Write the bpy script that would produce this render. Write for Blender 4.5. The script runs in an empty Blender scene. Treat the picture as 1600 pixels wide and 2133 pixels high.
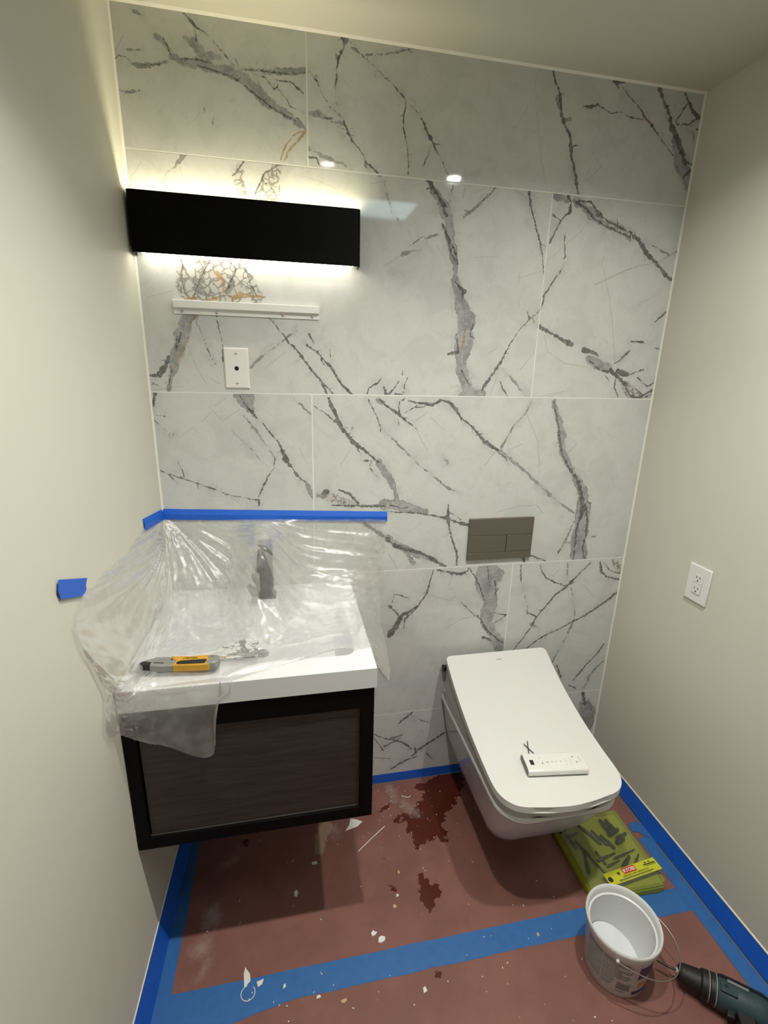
import bpy, bmesh, math, random
import numpy as np
from mathutils import Vector, Matrix, noise as mnoise

random.seed(7)
rng = np.random.default_rng(7)
SC = bpy.context.scene
COL = SC.collection

# ------------------------------------------------------------------ camera
CAM_POS = (0.37994, -1.57713, 1.64281)
CAM_F, CAM_YAW, CAM_PITCH, CAM_ROLL = 1020.055, 0.2061, -0.2881, 0.026
cam_data = bpy.data.cameras.new('camera')
cam = bpy.data.objects.new('camera', cam_data)
COL.objects.link(cam)
_f = Vector((math.sin(CAM_YAW) * math.cos(CAM_PITCH), math.cos(CAM_YAW) * math.cos(CAM_PITCH), math.sin(CAM_PITCH)))
_r = _f.cross(Vector((0, 0, 1))).normalized()
_u = _r.cross(_f)
_r2 = _r * math.cos(CAM_ROLL) + _u * math.sin(CAM_ROLL)
_u2 = -_r * math.sin(CAM_ROLL) + _u * math.cos(CAM_ROLL)
_m = Matrix((_r2, _u2, -_f)).transposed().to_4x4()
_m.translation = Vector(CAM_POS)
cam.matrix_world = _m
cam_data.sensor_fit = 'HORIZONTAL'
cam_data.sensor_width = 36.0
cam_data.lens = CAM_F * 36.0 / 1600.0
cam_data.clip_start = 0.02
SC.camera = cam

# ------------------------------------------------------------------ world, exposure
W_SKY = 10.0
world = bpy.data.worlds.new('dusk_sky')
SC.world = world
world.use_nodes = True
_bg = world.node_tree.nodes['Background']
_bg.inputs[0].default_value = (0.62, 0.76, 0.78, 1)
_bg.inputs[1].default_value = W_SKY
SC.view_settings.view_transform = 'Standard'
SC.view_settings.look = 'None'
SC.view_settings.gamma = 1.0
SC.view_settings.use_curve_mapping = False
SC.view_settings.exposure = -0.10
SC.cycles.max_bounces = 6
SC.cycles.diffuse_bounces = 3
SC.cycles.use_light_tree = False
SC.cycles.adaptive_threshold = 0.03
SC.cycles.adaptive_min_samples = 16
SC.cycles.glossy_bounces = 3
SC.cycles.transmission_bounces = 3
SC.cycles.transparent_max_bounces = 8
DOWN_W = 10.8         # watts of each ceiling downlight
SCONCE_UP = 60.0      # emission of the wall lamp's upper strip
SCONCE_DN = 10.0      # emission of its lower strip

# ------------------------------------------------------------------ room measures (metres)
W, H = 1.6829, 2.4724            # room width, ceiling height
X1, X2 = 0.4707, 1.2107          # upright tile joints
J1, J2, J3, J4 = 2.1652, 1.5556, 0.946, 0.3364
YF = -2.35                       # wall behind the camera
LS = 0.036                       # the left wall runs slightly out of square
def lx(y): return LS * y         # x of the left wall's face at depth y

# ------------------------------------------------------------------ materials
def nd(nt, t, **kw):
    n = nt.nodes.new(t)
    for k, v in kw.items():
        setattr(n, k, v)
    return n

def new_mat(name):
    m = bpy.data.materials.new(name)
    m.use_nodes = True
    nt = m.node_tree
    return m, nt, nt.nodes['Principled BSDF'], nt.nodes['Material Output']

def P(name, col, rough=0.5, metal=0.0, var=0.04, scale=30.0, bump=0.0, bscale=200.0, emit=None, estr=0.0, coat=0.0, ior=1.45, stretch=None):
    m, nt, b, out = new_mat(name)
    tc = nd(nt, 'ShaderNodeTexCoord')
    mp = nd(nt, 'ShaderNodeMapping')
    nt.links.new(tc.outputs['Object'], mp.inputs[0])
    if stretch: mp.inputs['Scale'].default_value = stretch
    nz = nd(nt, 'ShaderNodeTexNoise')
    nz.inputs['Scale'].default_value = scale
    nz.inputs['Detail'].default_value = 1
    nt.links.new(mp.outputs[0], nz.inputs['Vector'])
    mx = nd(nt, 'ShaderNodeMix', data_type='RGBA')
    mx.inputs[6].default_value = tuple(max(0, c * (1 - var)) for c in col) + (1,)
    mx.inputs[7].default_value = tuple(min(1, c * (1 + var)) for c in col) + (1,)
    nt.links.new(nz.outputs[0], mx.inputs[0])
    nt.links.new(mx.outputs[2], b.inputs['Base Color'])
    b.inputs['Roughness'].default_value = rough
    b.inputs['Metallic'].default_value = metal
    b.inputs['IOR'].default_value = ior
    if coat:
        b.inputs['Coat Weight'].default_value = coat
        b.inputs['Coat Roughness'].default_value = 0.08
    if bump:
        n2 = nd(nt, 'ShaderNodeTexNoise')
        n2.inputs['Scale'].default_value = bscale
        nt.links.new(mp.outputs[0], n2.inputs['Vector'])
        bp = nd(nt, 'ShaderNodeBump')
        bp.inputs['Strength'].default_value = bump
        bp.inputs['Distance'].default_value = 0.002
        nt.links.new(n2.outputs[0], bp.inputs['Height'])
        nt.links.new(bp.outputs[0], b.inputs['Normal'])
    if emit:
        b.inputs['Emission Color'].default_value = tuple(emit) + (1,)
        b.inputs['Emission Strength'].default_value = estr
    return m

class NG:
    """small helper for writing node maths"""
    def __init__(self, nt): self.nt = nt
    def lk(self, a, b): self.nt.links.new(a, b)
    def val(self, v, sock):
        if isinstance(v, (int, float)): sock.default_value = v
        else: self.lk(v, sock)
    def m(self, op, a, b=0.0, c=None):
        n = nd(self.nt, 'ShaderNodeMath', operation=op)
        self.val(a, n.inputs[0]); self.val(b, n.inputs[1])
        if c is not None: self.val(c, n.inputs[2])
        return n.outputs[0]
    def ss(self, v, a, b, ta=1.0, tb=0.0):       # smooth map: a -> ta, b -> tb
        n = nd(self.nt, 'ShaderNodeMapRange', interpolation_type='SMOOTHSTEP')
        self.val(v, n.inputs['Value'])
        n.inputs['From Min'].default_value = a; n.inputs['From Max'].default_value = b
        n.inputs['To Min'].default_value = ta; n.inputs['To Max'].default_value = tb
        return n.outputs[0]
    def noise(self, vec, scale, detail=4.0, rough=0.55, dist=0.0):
        n = nd(self.nt, 'ShaderNodeTexNoise')
        n.inputs['Scale'].default_value = scale; n.inputs['Detail'].default_value = detail
        n.inputs['Roughness'].default_value = rough; n.inputs['Distortion'].default_value = dist
        self.lk(vec, n.inputs['Vector'])
        return n.outputs[0]
    def mix(self, f, a, b):
        n = nd(self.nt, 'ShaderNodeMix', data_type='RGBA')
        self.val(f, n.inputs[0])
        for v, s in ((a, n.inputs[6]), (b, n.inputs[7])):
            if isinstance(v, tuple): s.default_value = v + (1,)
            else: self.lk(v, s)
        return n.outputs[2]

def marble_mat():
    m, nt, b, out = new_mat('polished_marble')
    g = NG(nt)
    tc = nd(nt, 'ShaderNodeTexCoord')
    oi = nd(nt, 'ShaderNodeObjectInfo')
    off = nd(nt, 'ShaderNodeVectorMath', operation='ADD')
    g.lk(tc.outputs['Object'], off.inputs[0])
    rv = nd(nt, 'ShaderNodeCombineXYZ')
    g.lk(g.m('MULTIPLY', oi.outputs['Random'], 7.0), rv.inputs[1])
    g.lk(rv.outputs[0], off.inputs[1])
    v = off.outputs[0]
    at = nd(nt, 'ShaderNodeAttribute', attribute_name='vein')
    sp = nd(nt, 'ShaderNodeSeparateColor')
    g.lk(at.outputs['Color'], sp.inputs[0])
    dk, gr, ft, lc = sp.outputs[0], sp.outputs[1], sp.outputs[2], at.outputs['Alpha']
    at2 = nd(nt, 'ShaderNodeAttribute', attribute_name='rust')
    rs = at2.outputs['Fac']
    n1 = g.m('SUBTRACT', g.noise(v, 80, 4, 0.7), 0.5)
    n2 = g.m('SUBTRACT', g.noise(v, 300, 2, 0.6), 0.5)
    n3 = g.noise(v, 9, 3, 0.6, 0.6)
    n4 = g.noise(v, 24, 4, 0.68, 0.5)
    jit = g.m('ADD', g.m('MULTIPLY', n1, 6.0), g.m('MULTIPLY', n2, 1.4))
    # ground: warm white with grey clouds
    base = g.mix(g.ss(n3, 0.34, 0.66, 0, 1), (0.555, 0.570, 0.545), (0.645, 0.656, 0.632))
    base = g.mix(g.m('MULTIPLY', g.ss(n4, 0.56, 0.72, 0, 1), 0.4), base, (0.48, 0.486, 0.465))
    base = g.mix(g.m('MULTIPLY', g.ss(g.m('ADD', n3, g.m('MULTIPLY', n1, 0.12)), 0.50, 0.54, 0, 1), 0.16), base, (0.47, 0.47, 0.44))
    # smoky halo near strong veins
    dmin = g.m('MINIMUM', dk, gr)
    halo = g.m('MULTIPLY', g.ss(dmin, 0, 26, 1, 0), g.m('MULTIPLY', g.ss(n4, 0.35, 0.7, 0, 1), 0.35))
    c = g.mix(halo, base, (0.40, 0.395, 0.385))
    # faint hairlines
    c = g.mix(g.m('MULTIPLY', g.ss(g.m('ADD', ft, g.m('MULTIPLY', jit, 0.4)), -1.0, 1.2), 0.42), c, (0.36, 0.345, 0.32))
    # lace
    vo = nd(nt, 'ShaderNodeTexVoronoi', feature='DISTANCE_TO_EDGE')
    vo.inputs['Scale'].default_value = 48
    wv = nd(nt, 'ShaderNodeVectorMath', operation='ADD')
    nv = nd(nt, 'ShaderNodeTexNoise'); nv.inputs['Scale'].default_value = 40
    g.lk(v, nv.inputs['Vector'])
    sv = nd(nt, 'ShaderNodeVectorMath', operation='SCALE'); sv.inputs['Scale'].default_value = 0.03
    g.lk(nv.outputs[1], sv.inputs[0]); g.lk(v, wv.inputs[0]); g.lk(sv.outputs[0], wv.inputs[1])
    g.lk(wv.outputs[0], vo.inputs['Vector'])
    lines = g.ss(vo.outputs['Distance'], 0.03, 0.13)
    lm = g.ss(g.m('ADD', lc, g.m('MULTIPLY', jit, 2.0)), -5, 4)
    c = g.mix(g.m('MULTIPLY', lm, 0.45), c, (0.42, 0.40, 0.37))
    c = g.mix(g.m('MULTIPLY', g.m('MULTIPLY', lm, lines), 0.8), c, (0.20, 0.185, 0.165))
    # grey bodies
    gm = g.ss(g.m('ADD', g.m('ADD', gr, jit), g.m('MULTIPLY', g.m('SUBTRACT', n4, 0.5), 26.0)), -4.5, 2.0)
    gcol = g.mix(g.ss(n4, 0.35, 0.65, 0, 1), (0.19, 0.193, 0.197), (0.37, 0.373, 0.37))
    gcol = g.mix(g.m('MULTIPLY', g.ss(n1, 0.02, 0.2, 0, 1), 0.6), gcol, (0.52, 0.515, 0.50))
    c = g.mix(g.m('MULTIPLY', gm, 0.80), c, gcol)
    edge = g.ss(g.m('ABSOLUTE', g.m('ADD', g.m('ADD', g.m('ADD', gr, jit), g.m('MULTIPLY', g.m('SUBTRACT', n4, 0.5), 26.0)), 1.2)), 0.3, 1.7)
    c = g.mix(g.m('MULTIPLY', g.m('MULTIPLY', edge, g.ss(n3, 0.38, 0.58, 0, 1)), 0.75), c, (0.12, 0.118, 0.11))
    # charcoal veins
    dm = g.ss(g.m('ADD', dk, g.m('MULTIPLY', jit, 0.75)), -1.1, 0.7)
    dcol = g.mix(g.ss(n1, -0.15, 0.2, 0, 1), (0.085, 0.084, 0.078), (0.23, 0.23, 0.22))
    c = g.mix(g.m('MULTIPLY', dm, 0.92), c, dcol)
    # rust
    rm = g.ss(g.m('ADD', rs, g.m('MULTIPLY', jit, 0.8)), -1.5, 1.2)
    c = g.mix(g.m('MULTIPLY', rm, 0.7), c, g.mix(g.ss(n1, -0.2, 0.2, 0, 1), (0.22, 0.13, 0.06), (0.52, 0.32, 0.10)))
    g.lk(c, b.inputs['Base Color'])
    b.inputs['Roughness'].default_value = 0.05
    b.inputs['IOR'].default_value = 1.5
    return m

def paper_mat():
    m, nt, b, out = new_mat('red_rosin_paper')
    g = NG(nt)
    tc = nd(nt, 'ShaderNodeTexCoord')
    v = tc.outputs['Object']
    at = nd(nt, 'ShaderNodeAttribute', attribute_name='stain')
    sp = nd(nt, 'ShaderNodeSeparateColor')
    g.lk(at.outputs['Color'], sp.inputs[0])
    wet, dust, paste = sp.outputs[0], sp.outputs[1], sp.outputs[2]
    n1 = g.m('SUBTRACT', g.noise(v, 45, 5, 0.7), 0.5)
    n2 = g.m('SUBTRACT', g.noise(v, 14, 4, 0.6), 0.5)
    n3 = g.noise(v, 400, 2, 0.5)
    n4 = g.noise(v, 6, 3, 0.6)
    c = g.mix(g.ss(n4, 0.35, 0.65, 0, 1), (0.195, 0.084, 0.067), (0.232, 0.101, 0.081))
    c = g.mix(g.m('MULTIPLY', g.ss(n3, 0.55, 0.75, 0, 1), 0.25), c, (0.29, 0.15, 0.125))
    jit = g.m('ADD', g.m('MULTIPLY', n1, 60.0), g.m('MULTIPLY', n2, 50.0))
    wm = g.ss(g.m('ADD', wet, jit), -1.2, 1.2)
    c = g.mix(wm, c, (0.085, 0.018, 0.010))
    um = g.m('MULTIPLY', g.ss(g.m('ADD', dust, jit), -35, 18), 0.30)
    c = g.mix(um, c, (0.60, 0.54, 0.50))
    pm = g.m('MULTIPLY', g.ss(g.m('ADD', paste, g.m('MULTIPLY', jit, 0.4)), -8, 4), 0.5)
    c = g.mix(pm, c, (0.42, 0.33, 0.25))
    g.lk(c, b.inputs['Base Color'])
    g.lk(g.m('SUBTRACT', 0.55, g.m('MULTIPLY', wm, 0.40)), b.inputs['Roughness'])
    b.inputs['IOR'].default_value = 1.4
    return m

def plastic_mat():
    m = bpy.data.materials.new('clear_poly_sheeting')
    m.use_nodes = True
    nt = m.node_tree
    for n in list(nt.nodes): nt.nodes.remove(n)
    g = NG(nt)
    out = nd(nt, 'ShaderNodeOutputMaterial')
    tc = nd(nt, 'ShaderNodeTexCoord')
    nz = nd(nt, 'ShaderNodeTexNoise'); nz.inputs['Scale'].default_value = 26; nz.inputs['Detail'].default_value = 1; nz.inputs['Distortion'].default_value = 0.0
    g.lk(tc.outputs['Object'], nz.inputs['Vector'])
    bp = nd(nt, 'ShaderNodeBump'); bp.inputs['Strength'].default_value = 0.38; bp.inputs['Distance'].default_value = 0.006
    g.lk(nz.outputs[0], bp.inputs['Height'])
    tr = nd(nt, 'ShaderNodeBsdfTransparent'); tr.inputs[0].default_value = (0.965, 0.965, 0.955, 1)
    gl = nd(nt, 'ShaderNodeBsdfGlossy'); gl.inputs['Roughness'].default_value = 0.34; gl.inputs[0].default_value = (1, 1, 1, 1)
    df = nd(nt, 'ShaderNodeBsdfDiffuse'); df.inputs[0].default_value = (0.95, 0.95, 0.92, 1)
    tl = nd(nt, 'ShaderNodeBsdfTranslucent'); tl.inputs[0].default_value = (0.95, 0.95, 0.92, 1)
    for n in (gl, df, tl): g.lk(bp.outputs[0], n.inputs['Normal'])
    m1 = nd(nt, 'ShaderNodeMixShader'); m1.inputs[0].default_value = 0.5
    g.lk(df.outputs[0], m1.inputs[1]); g.lk(tl.outputs[0], m1.inputs[2])
    m2 = nd(nt, 'ShaderNodeMixShader')
    fr = nd(nt, 'ShaderNodeFresnel'); fr.inputs[0].default_value = 1.35
    g.lk(bp.outputs[0], fr.inputs['Normal'])
    veil = g.m('ADD', 0.18, g.m('MULTIPLY', g.ss(nz.outputs[0], 0.45, 0.75, 0, 1), 0.12))
    g.lk(veil, m2.inputs[0])
    g.lk(tr.outputs[0], m2.inputs[1]); g.lk(m1.outputs[0], m2.inputs[2])
    m3 = nd(nt, 'ShaderNodeMixShader')
    g.lk(g.m('ADD', 0.07, g.m('MULTIPLY', fr.outputs[0], 0.42)), m3.inputs[0])
    g.lk(m2.outputs[0], m3.inputs[1]); g.lk(gl.outputs[0], m3.inputs[2])
    g.lk(m3.outputs[0], out.inputs[0])
    return m

def wood_mat():
    m, nt, b, out = new_mat('dark_wood_laminate')
    g = NG(nt)
    tc = nd(nt, 'ShaderNodeTexCoord')
    mp = nd(nt, 'ShaderNodeMapping'); mp.inputs['Scale'].default_value = (1.2, 1, 22)
    g.lk(tc.outputs['Object'], mp.inputs[0])
    n = g.noise(mp.outputs[0], 7, 6, 0.6, 0.4)
    n2 = g.noise(mp.outputs[0], 40, 3, 0.6)
    c = g.mix(g.ss(n, 0.3, 0.7, 0, 1), (0.026, 0.020, 0.017), (0.050, 0.040, 0.034))
    c = g.mix(g.m('MULTIPLY', g.ss(n2, 0.5, 0.75, 0, 1), 0.5), c, (0.018, 0.014, 0.012))
    g.lk(c, b.inputs['Base Color'])
    b.inputs['Roughness'].default_value = 0.42
    return m

def smoke_lid_mat():
    m, nt, b, out = new_mat('clear_hinged_cover')
    tr = nd(nt, 'ShaderNodeBsdfTransparent'); tr.inputs[0].default_value = (0.90, 0.92, 0.82, 1)
    gl = nd(nt, 'ShaderNodeBsdfGlossy'); gl.inputs['Roughness'].default_value = 0.18
    df = nd(nt, 'ShaderNodeBsdfDiffuse'); df.inputs[0].default_value = (0.45, 0.47, 0.36, 1)
    nz = nd(nt, 'ShaderNodeTexNoise'); nz.inputs['Scale'].default_value = 60
    g = NG(nt)
    a = nd(nt, 'ShaderNodeMixShader'); g.lk(g.m('MULTIPLY', nz.outputs[0], 0.3), a.inputs[0])
    g.lk(tr.outputs[0], a.inputs[1]); g.lk(df.outputs[0], a.inputs[2])
    fr = nd(nt, 'ShaderNodeFresnel'); fr.inputs[0].default_value = 1.45
    c = nd(nt, 'ShaderNodeMixShader')
    g.lk(fr.outputs[0], c.inputs[0]); g.lk(a.outputs[0], c.inputs[1]); g.lk(gl.outputs[0], c.inputs[2])
    g.lk(c.outputs[0], out.inputs[0])
    return m

M = dict(
    marble=marble_mat(), paper=paper_mat(), film=plastic_mat(), wood=wood_mat(), cover=smoke_lid_mat(),
    wall=P('cream_wall_paint', (0.63, 0.618, 0.53), 0.55, var=0.015, scale=5),
    ceil=P('ceiling_paint', (0.60, 0.588, 0.50), 0.7, var=0.02, scale=5),
    grout=P('white_grout', (0.78, 0.775, 0.73), 0.8, scale=200),
    caulk=P('white_caulk', (0.80, 0.78, 0.70), 0.45),
    subfloor=P('grey_floor_tile', (0.16, 0.155, 0.14), 0.55, var=0.12, scale=60),
    tape=P('blue_masking_tape', (0.010, 0.115, 0.60), 0.42, var=0.10, scale=90, bump=0.25, bscale=900),
    tape_floor=P('scuffed_blue_masking_tape', (0.032, 0.135, 0.37), 0.45, var=0.14, scale=40, bump=0.3, bscale=700),
    black=P('satin_black_metal', (0.003, 0.003, 0.003), 0.45, var=0.1, ior=1.18),
    blackwood=P('black_lacquer_frame', (0.003, 0.0027, 0.0025), 0.5, var=0.2, scale=80, ior=1.2),
    edge=P('panel_edge_band', (0.035, 0.032, 0.028), 0.5),
    white=P('white_acrylic', (0.66, 0.667, 0.675), 0.22, var=0.01),
    ceramic=P('glazed_white_ceramic', (0.64, 0.63, 0.60), 0.10, var=0.01),
    lid=P('white_seat_plastic', (0.68, 0.68, 0.65), 0.28, var=0.01),
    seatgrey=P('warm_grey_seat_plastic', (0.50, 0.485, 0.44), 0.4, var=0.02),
    plate=P('white_plate_plastic', (0.78, 0.775, 0.75), 0.35, var=0.015),
    slot=P('dark_slot', (0.02, 0.02, 0.018), 0.7),
    steel=P('screw_steel', (0.62, 0.62, 0.60), 0.25, 1.0, var=0.05),
    rail=P('white_enamel_rail', (0.80, 0.80, 0.77), 0.4, var=0.02),
    flush=P('brushed_bronze_grey', (0.150, 0.139, 0.108), 0.40, 0.3, var=0.05, scale=40, stretch=(1, 1, 12)),
    chrome=P('polished_chrome', (0.75, 0.75, 0.74), 0.12, 1.0),
    knifegrey=P('knife_die_cast_grey', (0.27, 0.27, 0.25), 0.45, 0.3, var=0.12, scale=120, bump=0.2),
    knifeyellow=P('knife_yellow', (0.55, 0.29, 0.025), 0.42, var=0.08),
    rubber=P('black_rubber', (0.012, 0.012, 0.011), 0.55, bump=0.3, bscale=900),
    print_black=P('black_print', (0.02, 0.018, 0.015), 0.6),
    print_grey=P('grey_print', (0.22, 0.21, 0.20), 0.6),
    print_mark=P('pale_grey_mark', (0.36, 0.35, 0.33), 0.5),
    print_white=P('white_print', (0.80, 0.78, 0.72), 0.5),
    print_red=P('red_print', (0.52, 0.035, 0.025), 0.45),
    print_purple=P('purple_print', (0.045, 0.02, 0.12), 0.45),
    print_orange=P('orange_print', (0.50, 0.25, 0.03), 0.45),
    label=P('yellow_green_label', (0.56, 0.58, 0.03), 0.45),
    lime=P('lime_case_plastic', (0.36, 0.39, 0.010), 0.4, var=0.08),
    bits=P('tool_steel_bits', (0.05, 0.052, 0.045), 0.4, 0.7, var=0.3, scale=200),
    bucket=P('white_bucket_plastic', (0.70, 0.71, 0.70), 0.35, var=0.015),
    compound=P('white_joint_compound', (0.76, 0.78, 0.78), 0.3, var=0.01),
    wire=P('galvanised_wire', (0.30, 0.28, 0.25), 0.4, 0.9, var=0.1),
    teal=P('drill_teal', (0.026, 0.054, 0.060), 0.45, var=0.12, scale=60, bump=0.15),
    drillblack=P('drill_black_rubber', (0.011, 0.011, 0.010), 0.5, var=0.2, bump=0.25, bscale=700),
    drillring=P('drill_pale_ring', (0.24, 0.24, 0.22), 0.4),
    drillgrey=P('drill_grey_flash', (0.17, 0.19, 0.185), 0.35),
    remote=P('remote_white_plastic', (0.72, 0.72, 0.675), 0.3, var=0.01),
    remotecap=P('remote_dark_cap', (0.10, 0.098, 0.09), 0.4, var=0.25, scale=400),
    tie=P('black_twist_tie', (0.035, 0.033, 0.032), 0.5),
    scrap=P('torn_white_paper', (0.74, 0.72, 0.66), 0.7),
    tan=P('tan_wood_chip', (0.55, 0.37, 0.22), 0.7),
    led_up=P('warm_led_strip', (0.9, 0.88, 0.8), 0.5, emit=(1.0, 0.90, 0.62), estr=SCONCE_UP),
    led_dn=P('neutral_led_strip', (0.9, 0.88, 0.85), 0.5, emit=(1.0, 0.92, 0.76), estr=SCONCE_DN),
    lens=P('downlight_lens', (0.9, 0.9, 0.9), 0.4, emit=(1.0, 0.95, 0.95), estr=28.0),
)
def glass_mat():
    m, nt, b, out = new_mat('skylight_glass')
    b.inputs['Transmission Weight'].default_value = 1.0
    b.inputs['Roughness'].default_value = 0.0
    tr = nd(nt, 'ShaderNodeBsdfTransparent'); tr.inputs[0].default_value = (0.93, 0.96, 0.97, 1)
    gl = nd(nt, 'ShaderNodeBsdfGlossy'); gl.inputs['Roughness'].default_value = 0.02
    mx = nd(nt, 'ShaderNodeMixShader'); mx.inputs[0].default_value = 0.06
    nt.links.new(tr.outputs[0], mx.inputs[1]); nt.links.new(gl.outputs[0], mx.inputs[2]); nt.links.new(mx.outputs[0], out.inputs[0])
    return m
M['glass'] = glass_mat()

# ------------------------------------------------------------------ mesh helpers
def link(o, parent=None):
    COL.objects.link(o)
    if parent is not None: o.parent = parent
    return o

def obj(name, bm, mat, parent=None, smooth=False, bevel=0.0, seg=2, angle=40):
    bmesh.ops.remove_doubles(bm, verts=bm.verts, dist=1e-6)
    bmesh.ops.recalc_face_normals(bm, faces=bm.faces)
    me = bpy.data.meshes.new(name)
    bm.to_mesh(me); bm.free()
    me.materials.append(M[mat])
    if smooth:
        for p in me.polygons: p.use_smooth = True
        try: me.set_sharp_from_angle(angle=math.radians(angle))
        except Exception: pass
    o = link(bpy.data.objects.new(name, me), parent)
    if bevel:
        md = o.modifiers.new('bevel', 'BEVEL'); md.width = bevel; md.segments = seg
        md.limit_method = 'ANGLE'; md.angle_limit = math.radians(35)
        for p in me.polygons: p.use_smooth = True
        try: me.set_sharp_from_angle(angle=math.radians(60))
        except Exception: pass
    return o

def pyobj(name, verts, faces, mat, parent=None, smooth=False):
    me = bpy.data.meshes.new(name)
    me.from_pydata([tuple(map(float, v)) for v in verts], [], faces)
    me.materials.append(M[mat])
    if smooth:
        for p in me.polygons: p.use_smooth = True
    me.update()
    return link(bpy.data.objects.new(name, me), parent)

def thing(name, label, cat, loc=(0, 0, 0), group=None):
    o = bpy.data.objects.new(name, None)
    o.empty_display_size = 0.05
    o.location = loc
    COL.objects.link(o)
    tag(o, label, cat, group)
    return o

def tag(o, label, cat, group=None, kind=None):
    o['label'] = label; o['category'] = cat
    if group: o['group'] = group
    if kind: o['kind'] = kind
    return o

def struct(o, label=None):
    o['kind'] = 'structure'
    if label: o['label'] = label
    return o

def rehome(t):
    """children were modelled in world space: keep them there under their empty"""
    bpy.context.view_layer.update()
    for c in t.children:
        c.matrix_parent_inverse = Matrix.Translation(-Vector(t.location))

def box(bm, x0, x1, y0, y1, z0, z1, mat4=None):
    co = [(x0, y0, z0), (x1, y0, z0), (x1, y1, z0), (x0, y1, z0), (x0, y0, z1), (x1, y0, z1), (x1, y1, z1), (x0, y1, z1)]
    if mat4 is not None: co = [mat4 @ Vector(c) for c in co]
    v = [bm.verts.new(c) for c in co]
    for f in ((0, 3, 2, 1), (4, 5, 6, 7), (0, 1, 5, 4), (1, 2, 6, 5), (2, 3, 7, 6), (3, 0, 4, 7)):
        bm.faces.new([v[i] for i in f])
    return bm

def B(*a, mat4=None): return box(bmesh.new(), *a, mat4=mat4)

def frame_of(d):
    d = Vector(d).normalized()
    a = Vector((0, 0, 1)) if abs(d.z) < 0.9 else Vector((1, 0, 0))
    u = d.cross(a).normalized(); w = d.cross(u)
    return u, w

def loft(bm, loops, cap0=True, cap1=True, close=True):
    rows = [[bm.verts.new(p) for p in lp] for lp in loops]
    n = len(rows[0])
    for a, b in zip(rows, rows[1:]):
        for i in range(n if close else n - 1):
            j = (i + 1) % n
            bm.faces.new((a[i], a[j], b[j], b[i]))
    if cap0: bm.faces.new(rows[0][::-1])
    if cap1: bm.faces.new(rows[-1])
    return bm

def cyl(bm, p0, p1, r0, r1=None, n=20):
    r1 = r0 if r1 is None else r1
    p0, p1 = Vector(p0), Vector(p1)
    u, w = frame_of(p1 - p0)
    ring = lambda p, r: [p + (u * math.cos(2 * math.pi * i / n) + w * math.sin(2 * math.pi * i / n)) * r for i in range(n)]
    return loft(bm, [ring(p0, r0), ring(p1, r1)])

def lathe_dir(bm, p0, d, prof, n=28):
    """revolve (distance along d, radius) pairs about the line from p0"""
    p0 = Vector(p0); d = Vector(d).normalized(); u, w = frame_of(d)
    return loft(bm, [[p0 + d * t + (u * math.cos(2 * math.pi * i / n) + w * math.sin(2 * math.pi * i / n)) * r for i in range(n)] for t, r in prof])

def tube(bm, pts, r, n=8):
    pts = [Vector(p) for p in pts]
    loops = []
    for i, p in enumerate(pts):
        d = (pts[min(i + 1, len(pts) - 1)] - pts[max(i - 1, 0)]).normalized()
        if i == 0: u, w = frame_of(d)
        else:
            u = (u - d * u.dot(d)).normalized(); w = d.cross(u)
        rr = r[i] if isinstance(r, (list, tuple)) else r
        loops.append([p + (u * math.cos(2 * math.pi * k / n) + w * math.sin(2 * math.pi * k / n)) * rr for k in range(n)])
    return loft(bm, loops)

def prism(bm, poly, z0, z1, mat4=None):
    """extrude a polygon in x,y between two heights"""
    f = (lambda p: mat4 @ Vector(p)) if mat4 is not None else Vector
    return loft(bm, [[f((x, y, z0)) for x, y in poly], [f((x, y, z1)) for x, y in poly]])

def rrect(x0, x1, y0, y1, rf, rb, k=7):
    """rounded rectangle; rf = radius at the y0 (front) corners, rb at the y1 corners"""
    pts = []
    for cx, cy, r, a0 in ((x1 - rb, y1 - rb, rb, 0), (x0 + rb, y1 - rb, rb, 90), (x0 + rf, y0 + rf, rf, 180), (x1 - rf, y0 + rf, rf, 270)):
        for i in range(k + 1):
            a = math.radians(a0 + 90 * i / k)
            pts.append((cx + r * math.cos(a), cy + r * math.sin(a)))
    return pts

def catmull(pts, n):
    P_ = [np.array(p, float) for p in pts]
    out = []
    for i in range(len(P_) - 1):
        p0 = P_[max(i - 1, 0)]; p1 = P_[i]; p2 = P_[i + 1]; p3 = P_[min(i + 2, len(P_) - 1)]
        for t in np.linspace(0, 1, n, endpoint=False):
            out.append(0.5 * (2 * p1 + (p2 - p0) * t + (2 * p0 - 5 * p1 + 4 * p2 - p3) * t * t + (3 * p1 - p0 - 3 * p2 + p3) * t ** 3))
    out.append(P_[-1])
    return out

def text_mesh(name, s, size, mat4, mat, parent, depth=0.0004, align='CENTER', bold=0.0):
    cu = bpy.data.curves.new(name, 'FONT')
    cu.body = s; cu.size = size; cu.align_x = align; cu.align_y = 'CENTER'
    cu.extrude = depth; cu.offset = bold; cu.resolution_u = 2
    tmp = bpy.data.objects.new(name, cu)
    COL.objects.link(tmp)
    bpy.context.view_layer.update()
    me = bpy.data.meshes.new_from_object(tmp.evaluated_get(bpy.context.evaluated_depsgraph_get()))
    bpy.data.objects.remove(tmp); bpy.data.curves.remove(cu)
    me.transform(mat4)
    me.materials.clear(); me.materials.append(M[mat])
    me.name = name
    return link(bpy.data.objects.new(name, me), parent)

def basis(o, ex, ey, ez):
    m = Matrix((Vector(ex), Vector(ey), Vector(ez))).transposed().to_4x4()
    m.translation = Vector(o)
    return m

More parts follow.
